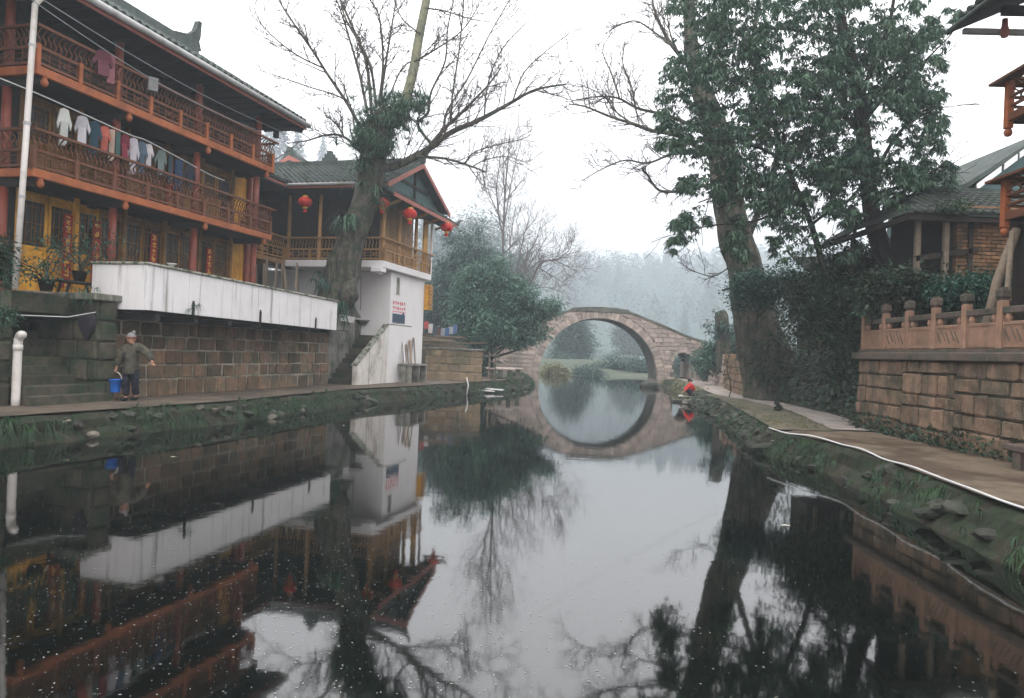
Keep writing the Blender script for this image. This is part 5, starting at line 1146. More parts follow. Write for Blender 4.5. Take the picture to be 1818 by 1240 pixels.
bare('bare_tree', 'spreading bare tree leaning right above the evergreen toward the bridge', 920, 560, 56, [([(905, 580), (925, 530), (943, 500), (955, 475), (968, 464), (990, 461)], 4.5, 2), ([(990, 461), (1010, 445), (1015, 430)], 1.6, .6), ([(985, 462), (1010, 475), (1030, 485)], 1.6, .6), ([(955, 475), (980, 490), (1005, 505)], 1.6, .6), ([(943, 500), (930, 470), (950, 430), (960, 400)], 1.6, .6), ([(930, 520), (965, 510), (1000, 520)], 1.4, .5)], .2, .5, 12, 1.9)
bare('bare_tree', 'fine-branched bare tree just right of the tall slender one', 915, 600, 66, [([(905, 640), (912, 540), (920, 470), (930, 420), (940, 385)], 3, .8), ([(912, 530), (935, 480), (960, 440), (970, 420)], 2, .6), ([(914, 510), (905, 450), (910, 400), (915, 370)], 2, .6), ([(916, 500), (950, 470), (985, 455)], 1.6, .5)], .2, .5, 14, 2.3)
# ---- far bank trees seen through the arch
bushy('far_tree', 'dark small tree on the grass bank seen through the arch, left', 1012, 650, 105, [(1012, 598, 20, 22), (1025, 618, 18, 18), (1005, 625, 16, 16), (1018, 580, 12, 14)], 420, 20, .5, .16, m_leafF, base=1.2, tr=.25, spread=.6)
bushy('far_tree', 'taller dark tree on the far bank behind the first arch tree', 1022, 640, 140, [(1022, 590, 14, 26), (1028, 610, 16, 20)], 260, 20, .65, .2, m_leafF, base=1.4, tr=.3, spread=.8)
bushy('far_tree', 'round bush on the far bank seen low through the middle of the arch', 1075, 660, 80, [(1070, 655, 22, 7), (1100, 652, 16, 9), (1130, 650, 16, 11)], 420, 18, .3, .1, m_leafF, base=.2, tr=.1, spread=.35)
bushy('far_tree', 'hazy tree standing at the right inside the arch view', 1120, 640, 175, [(1118, 600, 22, 34), (1140, 612, 18, 26)], 380, 20, .75, .25, m_leafF, base=1.6, tr=.25, spread=.7)
for k, (x, y, Y, rx, ry, lb) in enumerate([(985, 662, 71, 16, 9, 'low shrub on the far waterline by the left pier'), (1040, 664, 73, 20, 7, 'low shrub on the far waterline under the arch tree'), (1150, 655, 78, 16, 14, 'shrub on the far bank seen beside the right pier'), (1000, 640, 100, 18, 12, 'shrub on the grass slope seen through the left of the arch'), (1090, 640, 120, 22, 10, 'shrub on the grass slope seen through the middle of the arch'), (1215, 648, 75, 16, 14, 'shrub seen through the small side arch')]):
    bushy('far_shrub', lb, x, y + ry, Y, [(x, y, rx, ry), (x + rx * .6, y + ry * .3, rx * .6, ry * .7)], 200, 16, .3, .1, m_leafF if k else m_grassY, tr=.08, spread=.3)
# conifers in the mist
def conifer(name, label, px_, py_top, py_base, Y, wd=.3, n=1500):
    tp = at(px_, py_top, Y); bt = at(px_, py_base, Y); H = tp.z - bt.z
    if Y > 380: H = min(H, 21); bt.z = fz(tp.x, Y) - .5; tp.z = bt.z + H
    t_ = thing(name, label, 'tree', (tp.x, Y, bt.z), 'W', 'conifers in the mist'); MB().tube([(tp.x, Y, bt.z - 2), (tp.x, Y, tp.z)], [H * .012 + .1, .05], 6).build('trunk', m_barkD, t_)
    h = rng.random(n) ** .8; lay = np.clip(np.floor(h * 18) / 17 + rng.normal(size=n) * .012, 0, 1); a = rng.random(n) * 6.283; rr = (1 - lay) * H * wd * (.25 + .75 * rng.random(n)) * (.8 + .35 * np.sin(a * 3 + lay * 40))
    Pp = np.stack([tp.x + rr * np.cos(a), Y + rr * np.sin(a), bt.z + H * (.06 + .94 * lay) - rr * .25], 1); D = np.stack([np.cos(a), np.sin(a), -.35 + 0 * a], 1) + rand_unit(n) * .3
    N = np.zeros((n, 3)); N[:, 2] = 1; N += rand_unit(n) * .4
    npobj('crown', leaves(Pp, D, N, H * .10 * (.12 + 1 - lay) * (.5 + rng.random(n)), H * .03 * (.25 + 1 - lay) * (.6 + rng.random(n))), m_leafC, t_, 'stuff')
for k, (x, yt, yb, Y, lb) in enumerate([(1216, 545, 612, 323, 'small dark conifer just above the right end of the bridge'), (1180, 530, 600, 623, 'faint conifer left of the dark one behind the bridge'), (1150, 505, 592, 725, 'faint tall conifer above the bridge shoulder'), (1122, 500, 590, 760, 'faint conifer over the right side of the bridge crown'), (1085, 490, 600, 760, 'faint conifer behind the bridge crown'), (1240, 520, 620, 667, 'faint conifer right of the small dark one'), (1265, 470, 640, 377, 'tall thin misty conifer beside the right trunk'),
     (778, 380, 600, 478, 'pointed misty conifer beside the rightmost lantern'), (812, 365, 600, 536, 'tall misty conifer over the hazy trees'), (842, 388, 600, 507, 'misty conifer left of the bare tree'), (862, 410, 600, 580, 'dim misty conifer behind the bare tree'), (1010, 540, 640, 435, 'conifer faint through the left of the arch'), (1060, 560, 640, 493, 'conifer faint through the middle of the arch'), (1095, 570, 640, 464, 'conifer faint through the right of the arch'),
     (500, 185, 330, 300, 'misty conifer above the inn balcony end'), (530, 215, 330, 320, 'misty conifer right of the inn eave'), (478, 205, 330, 340, 'dim misty conifer behind the inn corner'), (575, 235, 330, 330, 'misty conifer behind the gallery roof, left of the trunk'), (760, 340, 420, 300, 'small misty conifer behind the gable corner')]): conifer('conifer', lb, x, yt, yb, Y, .22, 1800)
# hillside woods reading as one mass
def hillwood(n, xr, yr, h0):
    X = rng.uniform(*xr, n); Yy = rng.uniform(*yr, n); Z = np.array([fz(x, y) for x, y in zip(X, Yy)]); parts = []
    for i in range(n):
        m_ = 90; H = h0 * (.6 + .8 * rng.random()); h = rng.random(m_); a = rng.random(m_) * 6.283; con = rng.random() < .5
        rr = ((1 - h) * .28 if con else np.sqrt(np.clip(1 - (2 * h - 1) ** 2, 0, 1)) * .34) * H * (.5 + .5 * rng.random(m_))
        P_ = np.stack([X[i] + rr * np.cos(a), Yy[i] + rr * np.sin(a), Z[i] + H * (.1 + .9 * h)], 1); N = rand_unit(m_) * .5; N[:, 2] += .7
        parts.append(leaves(P_, np.stack([np.cos(a), np.sin(a), -.3 + 0 * a], 1) + rand_unit(m_) * .4, N, H * .11 * (.6 + rng.random(m_)), H * .065 * (.6 + rng.random(m_))))
    return join(parts)
tag(npobj('hillside_woods', join([hillwood(560, (-200, 230), (330, 470), 10), hillwood(620, (-280, 320), (470, 620), 12), hillwood(420, (-380, 400), (620, 740), 13), hillwood(150, (-190, -90), (220, 340), 12)]), m_leafF, None, 'stuff'), 'misty woods covering the hills behind the bridge', 'woods')
# ---- right bank: big old trunk with bare branches
YA = 30.0; q = YA / 1300
ra = thing('old_tree', 'huge old trunk with bare branches reaching left over the river', 'tree', tuple(at(1360, 690, YA)))
trunk_obj('trunk', [at(1385, 715, YA), at(1370, 660, YA), at(1350, 600, YA), at(1335, 540, YA), at(1322, 480, YA), at(1306, 420, YA), at(1292, 350, YA), at(1285, 280, YA), at(1270, 230, YA), at(1248, 170, YA), at(1232, 110, YA), at(1225, 40, YA), at(1222, -60, YA)], [64 * q, 48 * q, 40 * q, 34 * q, 31 * q, 29 * q, 27 * q, 25 * q, 22 * q, 18 * q, 14 * q, 11 * q, 8 * q], m_bark, ra, 26, .18, 6, .25)
LB = Tubes(); TW = Tubes()
for pl, dy, r0, r1, nt_, lt in [([(1280, 290), (1240, 262), (1200, 240), (1155, 232), (1130, 222), (1085, 208), (1040, 190), (1010, 185)], -.8, 8 * q, 1.5 * q, 13, 1.5), ([(1290, 330), (1250, 330), (1205, 340), (1170, 338), (1150, 312), (1140, 300)], -1.2, 6 * q, 2 * q, 7, 1.1), ([(1225, 272), (1190, 275), (1150, 290), (1110, 285), (1070, 300), (1035, 320)], -.9, 4 * q, 1. * q, 11, 1.2),
     ([(1255, 240), (1210, 215), (1170, 202), (1130, 192), (1098, 175), (1060, 172), (1015, 180)], .6, 6 * q, 1.3 * q, 12, 1.4), ([(1100, 175), (1085, 130), (1070, 90), (1085, 60)], .6, 2.6 * q, .8 * q, 8, 1.0), ([(1128, 190), (1120, 150), (1105, 110), (1110, 70)], .6, 2.6 * q, .8 * q, 8, 1.0), ([(1130, 225), (1095, 200), (1070, 170), (1030, 150)], -.6, 2.6 * q, .8 * q, 9, 1.1),
     ([(1240, 130), (1200, 90), (1175, 50), (1160, 10), (1155, -30)], .6, 7 * q, 2 * q, 9, 1.3), ([(1190, 80), (1165, 60), (1130, 38), (1100, 45), (1075, 60)], .9, 3 * q, 1 * q, 8, 1.1), ([(1205, 95), (1190, 60), (1185, 20), (1190, -20)], .4, 3 * q, 1 * q, 8, 1.1), ([(1300, 470), (1270, 490), (1240, 485), (1210, 470)], -1, 2 * q, .8 * q, 5, .8), ([(1318, 500), (1300, 510), (1283, 516)], -1, 4 * q, 3 * q, 0, .6),
     ([(1320, 440), (1345, 380), (1375, 300), (1380, 240), (1350, 150), (1340, 60), (1350, -20)], -1.5, 10 * q, 5 * q, 5, 1.2)]: limb(LB, TW, pl, YA, dy, r0, r1, int(nt_ * 1.6), lt, 2, .019)
LB.build('branch', m_bark, ra); o = TW.build('twigs', m_twig, ra); o['kind'] = 'stuff'
npobj('ivy_leaves', crown([(at(1372, 640, YA - 1.1), (1.0, .4, 1.0)), (at(1400, 570, YA - .5), (.5, .4, 1.6))], 70, 20, .2, .14, .09, .5, .3), m_ivy, ra, 'stuff')
# ---- right bank: large-leaved evergreen
YE = 21.5; q = YE / 1300
re = thing('broadleaf_evergreen', 'large-leaved evergreen with dark leaning trunk towering over the right bank', 'tree', tuple(at(1600, 560, YE)))
trunk_obj('trunk', [at(1625, 610, YE), at(1600, 545, YE), at(1582, 480, YE), at(1560, 425, YE), at(1546, 370, YE), at(1540, 300, YE), at(1533, 240, YE), at(1525, 170, YE), at(1508, 100, YE), at(1490, 20, YE), at(1480, -80, YE)], [34 * q, 25 * q, 20 * q, 16 * q, 14 * q, 13 * q, 12 * q, 12 * q, 10 * q, 8 * q, 6 * q], m_barkD, re, 18, .14, 6, .3)
LB = Tubes(); TW = Tubes(); tips = []
for pl, dy, r0, r1 in [([(1540, 280), (1520, 200), (1545, 130), (1575, 60), (1590, -20)], -1.2, 8 * q, 4 * q), ([(1545, 330), (1580, 260), (1620, 210), (1655, 190)], -1.5, 6 * q, 2 * q), ([(1545, 350), (1600, 330), (1640, 320), (1680, 310)], -1.2, 5 * q, 1.5 * q), ([(1532, 240), (1480, 190), (1420, 150), (1350, 130), (1290, 160)], -1.8, 8 * q, 2 * q), ([(1500, 90), (1440, 60), (1370, 50), (1290, 60), (1230, 90)], .8, 7 * q, 2 * q),
     ([(1470, 520), (1450, 430), (1425, 360), (1400, 300), (1390, 240)], -.8, 9 * q, 5 * q), ([(1425, 360), (1370, 330), (1300, 340), (1240, 360)], -1.5, 5 * q, 1.5 * q), ([(1515, 600), (1512, 500), (1515, 430), (1525, 380)], -.4, 7 * q, 4 * q), ([(1440, 400), (1480, 370), (1520, 350)], -.8, 4 * q, 2 * q), ([(1400, 290), (1340, 260), (1260, 250), (1200, 260)], -1.4, 5 * q, 1.5 * q), ([(1420, 350), (1350, 390), (1270, 400), (1215, 410)], -2., 4 * q, 1.2 * q), ([(1530, 220), (1590, 150), (1640, 110), (1690, 60)], .6, 6 * q, 1.5 * q), ([(1488, 10), (1530, -40), (1600, -60)], .6, 6 * q, 2 * q), ([(1640, 330), (1665, 300), (1690, 285)], -1.2, 2 * q, 1 * q)]:
    P = limb(LB, TW, pl, YE, dy, r0, r1, 5, 1.0, 1, .012, .1); tips += P[len(P) // 2:]
LB.build('branch', m_barkD, re); o = TW.build('twigs', m_barkD, re); o['kind'] = 'stuff'
W_ = []
def wcl(x, y, rx, ry, n, Y=YE, sd=1.4):
    n = int(n * 1.65); a = rng.random(n) * 6.283; r_ = np.sqrt(rng.random(n))
    k_ = max(4, n // 24); sub = rng.normal(size=(k_, 2)) * .58; pick = rng.integers(0, k_, n)
    for i in range(n):
        u_, v_ = sub[pick[i]] + rng.normal(size=2) * .155; 
        if u_ * u_ + v_ * v_ > 1.25: u_, v_ = r_[i] * math.cos(a[i]), r_[i] * math.sin(a[i])
        W_.append(tuple(at(x + rx * u_, y + ry * v_, Y + rng.normal() * sd)))
for a in [(1290, 60, 90, 70, 330), (1240, 150, 70, 60, 260), (1200, 230, 42, 45, 120), (1350, 150, 90, 70, 330), (1450, 60, 90, 80, 330), (1400, 240, 90, 70, 330), (1300, 270, 80, 60, 240), (1480, 180, 80, 80, 330), (1560, 90, 80, 80, 300), (1620, 60, 60, 60, 170), (1600, 190, 70, 60, 240), (1650, 230, 36, 60, 120), (1640, 140, 45, 45, 120), (1590, 290, 75, 50, 230), (1655, 310, 40, 24, 90), (1500, 300, 80, 60, 280), (1410, 345, 80, 55, 190), (1340, 350, 70, 50, 170), (1260, 340, 55, 40, 130), (1225, 395, 35, 32, 90), (1330, 420, 50, 40, 90), (1410, 430, 50, 34, 70), (1495, 380, 45, 36, 100), (1590, 345, 45, 26, 70), (1520, 445, 40, 20, 30), (1400, -30, 160, 50, 300), (1600, -20, 80, 40, 120), (1690, 25, 24, 20, 22), (1250, 0, 70, 40, 140), (1505, 120, 55, 90, 170), (1490, 260, 50, 60, 130)]: wcl(*a)
for a in [(1685, 290, 16, 12, 16), (1668, 175, 18, 16, 18), (1655, 40, 22, 20, 24), (1198, 430, 12, 14, 14), (1178, 215, 14, 16, 18), (1690, 325, 14, 8, 10)]: wcl(*a, YE - 1, .4)
W_ = np.array(W_); npobj('crown', whorls(W_, 9, .21, .05), m_leafB, re, 'stuff')
# ---- bushes and ivy on the right slope
def bush(label, x, y, Y, bl, ncl, mat, ln=.13, wd=.06, per=22, name='bush', sp=.17):
    b0 = at(x, y, Y); t_ = thing(name, label, 'bush', tuple(b0)); s = Y / 1300; TT = Tubes(); out = []
    for (px_, py_, rx_, ry_) in bl:
        c = at(px_, py_, Y); out.append((c, (rx_ * s, rx_ * s * .7, ry_ * s))); TT.add([b0, b0.lerp(c, .6), c], [.03, .02, .01], 4)
    TT.build('stem', m_barkD, t_); npobj('foliage', crown(out, ncl, per, sp, ln, wd, .3, .4), mat, t_, 'stuff')
bush('bright green bush hanging before the old trunk', 1350, 560, 27.5, [(1345, 505, 42, 26), (1330, 530, 30, 22), (1385, 520, 36, 30), (1410, 500, 30, 30)], 420, m_bush)
bush('dark bush left of the quay wall end', 1490, 560, 21.0, [(1490, 540, 40, 40), (1450, 520, 40, 40), (1500, 600, 25, 40), (1440, 570, 40, 40)], 420, m_ivy)
bush('leafy bush behind the balustrade under the brick wall', 1740, 520, 17.3, [(1740, 512, 26, 14), (1700, 520, 34, 18), (1772, 505, 16, 12)], 240, m_bush, .11, .06)
bush('dark bush behind the middle of the balustrade', 1620, 530, 18.2, [(1610, 515, 40, 28), (1660, 520, 36, 24), (1570, 520, 36, 34)], 380, m_ivy)
bush('creeper growing on the shed roof edge', 1690, 370, 18.3, [(1690, 366, 22, 5)], 26, m_grass, .1, .04, 14, 'bush', .1)
bush('dark shrub on the terrace at the left picture edge', -6, 520, 13.6, [(-6, 480, 9, 30), (2, 440, 7, 16)], 70, m_ivy, .09, .04, 18, 'bush', .09)
bush('fern hanging on the mossy wall at the left picture edge', 6, 575, 13.9, [(6, 560, 7, 14)], 26, m_fern, .12, .03, 16, 'bush', .08)
bush('dark hedge behind the hose path bend', 1560, 480, 22.5, [(1540, 490, 50, 40), (1500, 480, 40, 40), (1590, 470, 30, 36)], 420, m_ivy, .14, .07)
# ivy mass on the slope (uncountable)
n = 9000; X = rng.uniform(9.3, 12.6, n); Yy = rng.uniform(19.3, 33, n); Z = np.array([rz(x, y) for x, y in zip(X, Yy)]); keep = Z > .55; P_ = np.stack([X, Yy, Z + rng.random(n) ** 2 * .55], 1)[keep]
D = rand_unit(len(P_)) + np.array([-.7, -.5, -.2]); N = rand_unit(len(P_)) * .6 + np.array([-.5, -.4, .7])
tag(npobj('slope_ivy', leaves(P_, D, N, .16 * (.5 + rng.random(len(P_))), .10 * (.5 + rng.random(len(P_)))), m_ivy, None, 'stuff'), 'ivy and creepers covering the slope left of the quay wall', 'ivy')
n = 1500; X = rng.uniform(8.5, 8.78, n); Yy = rng.uniform(8, 18.6, n); P_ = np.stack([X, Yy, PZ + rng.random(n) ** 2 * .35], 1); D = rand_unit(n) + np.array([-.5, 0, .4]); N = rand_unit(n) + np.array([0, 0, .8])
tag(npobj('wall_foot_weeds', leaves(P_, D, N, .13 * (.4 + rng.random(n)), .06 * (.4 + rng.random(n))), m_ivy, None, 'stuff'), 'dark weeds along the foot of the quay wall', 'weeds')
# bank grasses
def tufts(P, side, y0, y1, n, lo_, hi_, ln, mat, label, zt=.48):
    c = [i for i, p in enumerate(P) if y0 < p.y < y1 and 0 < i < len(P) - 1]; ct = []; ou = []
    dens = np.array([max(.05, .5 + noise.noise(Vector((P[i].x * .5, P[i].y * .5, 9))) * 1.6) for i in c]); dens /= dens.sum()
    for i in rng.choice(c, n, p=dens):
        p = P[i]; t_ = (P[i + 1] - P[i - 1]).normalized(); nn = Vector((t_.y, -t_.x, 0)) * side; o_ = rng.uniform(lo_, hi_)
        q_ = p + nn * o_; ct.append((q_.x, q_.y, max(.06, zt - max(0, o_) * .95 + rng.normal() * .03))); ou.append(tuple(nn * .7))
    tag(npobj('bank_grass', straps(np.array(ct), 16, ln, .016, .8, np.array(ou), 3), mat, None, 'stuff'), label, 'grass')
tufts(LP, 1, 9, 40, 240, -.05, .42, .3, m_grass, 'grass tufts hanging down the left bank')
tufts(LP, 1, 9, 40, 120, -.02, .38, .62, m_grass, 'long drooping grass clumps on the left bank')
tufts(RP, -1, 5, 17, 260, -.02, .45, .2, m_grass, 'grass on the near right bank below the hose')
tufts(RP, -1, 17, 40, 300, -.1, .4, .35, m_grass, 'weeds among the rocks of the right bank')
tufts(RP, -1, 36, 55, 160, -.8, .4, .6, m_grassY, 'dry yellowish grass at the right foot of the bridge', .5)
tufts(LP, 1, 40, 62, 260, -1.0, .4, .7, m_grass, 'weeds at the left foot of the bridge', .5)
n = 500; ct = np.stack([rng.uniform(6.3, 9.0, n), rng.uniform(17.2, 31, n), np.full(n, PZ + .05)], 1); ct = ct[(ct[:, 0] - np.interp(ct[:, 1], [16.8, 20, 24, 28, 32], [6.2, 6.8, 7.5, 8.2, 8.6]) > 0) & (ct[:, 0] - np.interp(ct[:, 1], [17, 20, 24, 28, 32], [7.6, 8.2, 9.0, 9.2, 9.0]) < 0)]
tag(npobj('verge_grass', straps(ct, 12, .14, .012, .9, None, 3), m_grassY, None, 'stuff'), 'short sparse grass on the soil verge', 'grass')
# weeds hanging from the white parapet ends and terrace
ct = np.array([tuple(fr('L', u + rng.normal() * .2, v + rng.normal() * .1, z + rng.normal() * .1)) for u, v, z, n_ in ((-10.35, .3, 2.85, 14), (-8.85, -1.2, 2.95, 4), (-1.0, -.6, 3.2, 10), (-11.2, -.2, 3.05, 14), (.6, -.1, 2.9, 12)) for _ in range(n_)])
tag(npobj('ledge_weeds', straps(ct, 12, .28, .02, .7, None, 3), m_fern, None, 'stuff'), 'weeds sprouting from ledges of the terrace and parapet', 'weeds')
# saplings and stump
def sapling(label, x, yb, yt, Y, nl_=60):
    b0, t0 = at(x, yb, Y), at(x, yt, Y); H = t0.z - b0.z; t_ = thing('sapling', label, 'sapling', tuple(b0)); TT = Tubes(); pts = [b0.lerp(t0, i / 6) + Vector((math.sin(i * 1.3) * .04 * H, 0, 0)) for i in range(7)]
    TT.add(pts, np.linspace(.022, .008, 7), 5); tp = []
    for k in range(14):
        p = pts[0].lerp(pts[-1], .35 + .65 * k / 13); d = Vector((rng.normal(), rng.normal(), .7)).normalized() * H * .22; TT.add([p, p + d], [.01, .005], 4); tp += [tuple(p + d), tuple(p + d * .6)]
    TT.build('stem', m_barkD, t_); npobj('foliage', whorls(np.array(tp), 4, .13, .05), m_ivy, t_, 'stuff')
sapling('thin leafy sapling before the broken wall end', 1294, 708, 615, 29.5)
sapling('small dark sapling in the middle of the soil verge', 1382, 742, 715, 22.5)
ss = thing('stump', 'tall broken tree stump with creeper above the broken wall', 'tree', tuple(at(1285, 640, 42)))
trunk_obj('trunk', [at(1285, 660, 42), at(1284, 610, 42), at(1283, 565, 42), at(1279, 552, 42)], [.42, .4, .36, .2], m_bark, ss, 14, .25, 5)
npobj('foliage', crown([(at(1275, 580, 41.7), (.5, .4, .9)), (at(1300, 585, 41.7), (.9, .4, .3))], 45, 16, .16, .18, .09, .5, .3), m_leafF, ss, 'stuff')
bush('misty green hedge behind the broken wall', 1300, 620, 44, [(1300, 608, 28, 22), (1255, 640, 22, 22), (1280, 630, 25, 25)], 300, m_leafM, .2, .08)
bush('shrub at the right bridge abutment', 1262, 650, 50, [(1268, 635, 18, 20), (1255, 655, 18, 14)], 200, m_leafM, .2, .08)
# far laundry behind the gallery house
o = MB().tube([at(745, 565, 41), at(780, 586, 42), at(815, 580, 43)], .012, 4).build('clothesline', m_wireD); tag(o, 'far clothesline between the gallery house and the trees', 'clothesline')
for k, (c, lb) in enumerate([((.45, .10, .10), 'red'), ((.6, .58, .55), 'white'), ((.07, .10, .12), 'dark grey'), ((.12, .06, .06), 'brown'), ((.30, .32, .36), 'light grey'), ((.06, .12, .25), 'blue'), ((.35, .36, .38), 'silver'), ((.10, .16, .30), 'bright blue')]):
    p_ = at(757 + k * 7.3, 571 + 12 * math.sin(k / 7 * 2.6), 41.3 + k * .2); a, h = .11, .42 + .1 * (k % 3)
    o = MB().ext([(p_.x - a * 1.3, p_.y, p_.z), (p_.x - a, p_.y, p_.z - h), (p_.x + a, p_.y, p_.z - h), (p_.x + a * 1.3, p_.y, p_.z)], (0, .05, 0)).build('hanging_cloth', flat('far_cloth_%d' % k, c)); tag(o, lb + ' garment on the far clothesline behind the gallery house', 'laundry', 'laundry on the far clothesline')
# wires over the river
for k, (a, b_, lb) in enumerate([(at(905, 190, 60), at(1290, 490, 45), 'faint wire sloping across the mist above the bridge'), (at(735, 340, 40), at(860, 346, 60), 'thin wire from the gable to the bare tree')]):
    pts = [Vector(a).lerp(Vector(b_), i / 10) - Vector((0, 0, .5 * math.sin(math.pi * i / 10))) for i in range(11)]; tag(MB().tube(pts, .012, 4).build('overhead_wire', m_wireD), lb, 'wire')
# ================================================================ PEOPLE
def skin(name, verts, edges, mat, parent, sub=2, root=0, hem=None, fold=0):
    """verts: (x, y, z, rx, ry)"""
    me = bpy.data.meshes.new(name); me.from_pydata([v[:3] for v in verts], edges, []); ob = bpy.data.objects.new(name, me); COL.objects.link(ob)
    m_ = ob.modifiers.new('skin', 'SKIN'); m_.use_smooth_shade = True
    for i, v in enumerate(verts): sv = me.skin_vertices[0].data[i]; sv.radius = (v[3], v[4] if len(v) > 4 else v[3]); sv.use_root = (i == root)
    s = ob.modifiers.new('sub', 'SUBSURF'); s.levels = sub; s.render_levels = sub
    dg = bpy.context.evaluated_depsgraph_get(); nm = bpy.data.meshes.new_from_object(ob.evaluated_get(dg)); bpy.data.objects.remove(ob)
    if hem is not None:
        bm = bmesh.new(); bm.from_mesh(nm); bmesh.ops.bisect_plane(bm, geom=bm.verts[:] + bm.edges[:] + bm.faces[:], plane_co=(0, 0, hem), plane_no=(0, 0, 1), clear_inner=True); bm.to_mesh(nm); bm.free()
    if fold:
        nm.update()
        for v_ in nm.vertices: v_.co += v_.normal * fold * (noise.noise(v_.co * 13) + .6 * noise.noise(Vector((v_.co.x * 9, v_.co.y * 9, v_.co.z * 34))))
    nm.name = name; nm.materials.clear(); nm.materials.append(mat); o = bpy.data.objects.new(name, nm); COL.objects.link(o); o.parent = parent; return o
def chain(n): return [(i, i + 1) for i in range(n - 1)]
def ell(name, c, r, mat, parent, rot=(0, 0, 0), n=14, cut=None):
    bm = bmesh.new(); bmesh.ops.create_uvsphere(bm, u_segments=n, v_segments=n // 2 + 2, radius=1)
    for v in bm.verts:
        v.co = Vector((v.co.x * r[0], v.co.y * r[1], v.co.z * r[2]))
    if cut is not None: bmesh.ops.delete(bm, geom=[v for v in bm.verts if v.co.z < cut], context='VERTS')
    me = bpy.data.meshes.new(name); bm.to_mesh(me); bm.free(); me.materials.append(mat); me.polygons.foreach_set('use_smooth', [True] * len(me.polygons))
    o = bpy.data.objects.new(name, me); COL.objects.link(o); o.parent = parent; o.location = c; o.rotation_euler = rot; return o
mp = Vector((-9.13, 17.64, PZ))
man = thing('person', 'man in olive jacket and grey bobble hat walking on the left path', 'person', tuple(mp))
man.scale = (1, 1, 1)
# body: head, neck, forearms and hands as one continuous figure inside the clothes
hd = (-.035, -.03, 1.47)
bv = [(0, 0, .86, .05, .05), (-.01, 0, 1.12, .06, .05), (-.01, 0, 1.32, .05, .05), (-.02, -.01, 1.37, .055, .055), (-.03, -.03, 1.43, .07, .075), (-.035, -.03, 1.5, .082, .095), (-.033, -.02, 1.56, .07, .08),
      (.16, .0, 1.32, .06, .06), (.37, -.02, 1.17, .045, .045), (.50, -.05, .98, .03, .03), (.53, -.06, .93, .035, .022),
      (-.18, -.01, 1.29, .06, .06), (-.27, -.03, 1.03, .045, .045), (-.335, -.06, .80, .03, .03), (-.345, -.07, .74, .022, .035),
      (-.06, 0, .82, .04, .04), (-.115, -.04, .47, .05, .05), (-.12, .02, .09, .045, .045), (-.14, -.12, .035, .04, .03),
      (.05, 0, .82, .04, .04), (.09, -.02, .47, .05, .05), (.05, .16, .12, .045, .045), (.045, .04, .04, .04, .03)]
be = [(0, 1), (1, 2), (2, 3), (3, 4), (4, 5), (5, 6), (2, 7), (7, 8), (8, 9), (9, 10), (2, 11), (11, 12), (12, 13), (13, 14), (0, 15), (15, 16), (16, 17), (17, 18), (0, 19), (19, 20), (20, 21), (21, 22)]
bd = skin('body', bv, be, m_skin, man)
jv = [(0, 0, .52, .225, .17), (-.005, 0, .85, .205, .15), (-.01, 0, 1.08, .195, .145), (-.01, 0, 1.27, .165, .12), (-.015, -.005, 1.36, .075, .07),
      (.15, .0, 1.30, .105, .105), (.27, -.01, 1.24, .10, .10), (.38, -.02, 1.15, .098, .098), (.47, -.04, 1.04, .085, .085), (.505, -.05, .985, .065, .065),
      (-.17, -.01, 1.27, .105, .105), (-.22, -.02, 1.15, .10, .10), (-.27, -.03, 1.03, .092, .092), (-.32, -.055, .87, .075, .075), (-.332, -.06, .81, .05, .05)]
skin('jacket', jv, [(0, 1), (1, 2), (2, 3), (3, 4), (3, 5), (5, 6), (6, 7), (7, 8), (8, 9), (3, 10), (10, 11), (11, 12), (12, 13), (13, 14)], m_jacket, man, sub=3, hem=.655, fold=.022)
tv = [(0, 0, .84, .16, .115), (-.085, -.01, .72, .115, .115), (-.12, -.04, .46, .10, .10), (-.12, .01, .2, .085, .085), (-.12, .02, .1, .085, .085), (.08, -.01, .72, .105, .105), (.10, -.02, .46, .09, .09), (.065, .1, .22, .085, .085), (.05, .14, .14, .08, .08)]
skin('trousers', tv, [(0, 1), (1, 2), (2, 3), (3, 4), (0, 5), (5, 6), (6, 7), (7, 8)], m_trous, man, sub=3, fold=.018)
for x, y, z in ((-.135, -.05, .045), (.045, .09, .06)): ell('shoe', (x, y, z), (.055, .13, .05), m_shoe, man, (0, 0, -.15))
# collar, buttons, face, hat
MB().tube([mp + Vector((-.015 + .085 * math.cos(a), -.01 + .08 * math.sin(a), 1.375 + .012 * math.sin(a * 2))) for a in np.linspace(0, 6.28, 17)], .022, 6).build('collar', m_jacket, man, True)
MB().box(mp.x - .012 - .015, mp.x - .012 + .005, mp.y - .128, mp.y - .115, mp.z + .72, mp.z + 1.32).build('jacket_seam', m_shoe, man)
ell('nose', (-.062, -.125, 1.475), (.016, .022, .022), m_skin, bd); ell('mouth', (-.055, -.118, 1.432), (.025, .012, .006), flat('lip', (.25, .08, .06)), bd)
for s in (-1, 1):
    ell('eye', (-.05 + s * .032, -.115, 1.505), (.012, .01, .006), m_hair, bd); ell('eyebrow', (-.05 + s * .032, -.118, 1.522), (.018, .008, .004), m_hair, bd); ell('ear', (-.035 + s * .09, -.015, 1.48), (.014, .025, .035), m_skin, bd)
ell('hat', (-.03, -.018, 1.535), (.103, .115, .115), m_hat, man, (.1, .05, 0), 16, -.015)
MB().tube([mp + Vector((-.03 + .104 * math.cos(a), -.02 + .116 * math.sin(a), 1.53)) for a in np.linspace(0, 6.28, 21)], .017, 6).build('hat_band', flat('hat_band_rust', (.28, .13, .09)), man, True)
ell('bobble', (.01, 0, 1.655), (.045, .045, .042), m_hat, man)
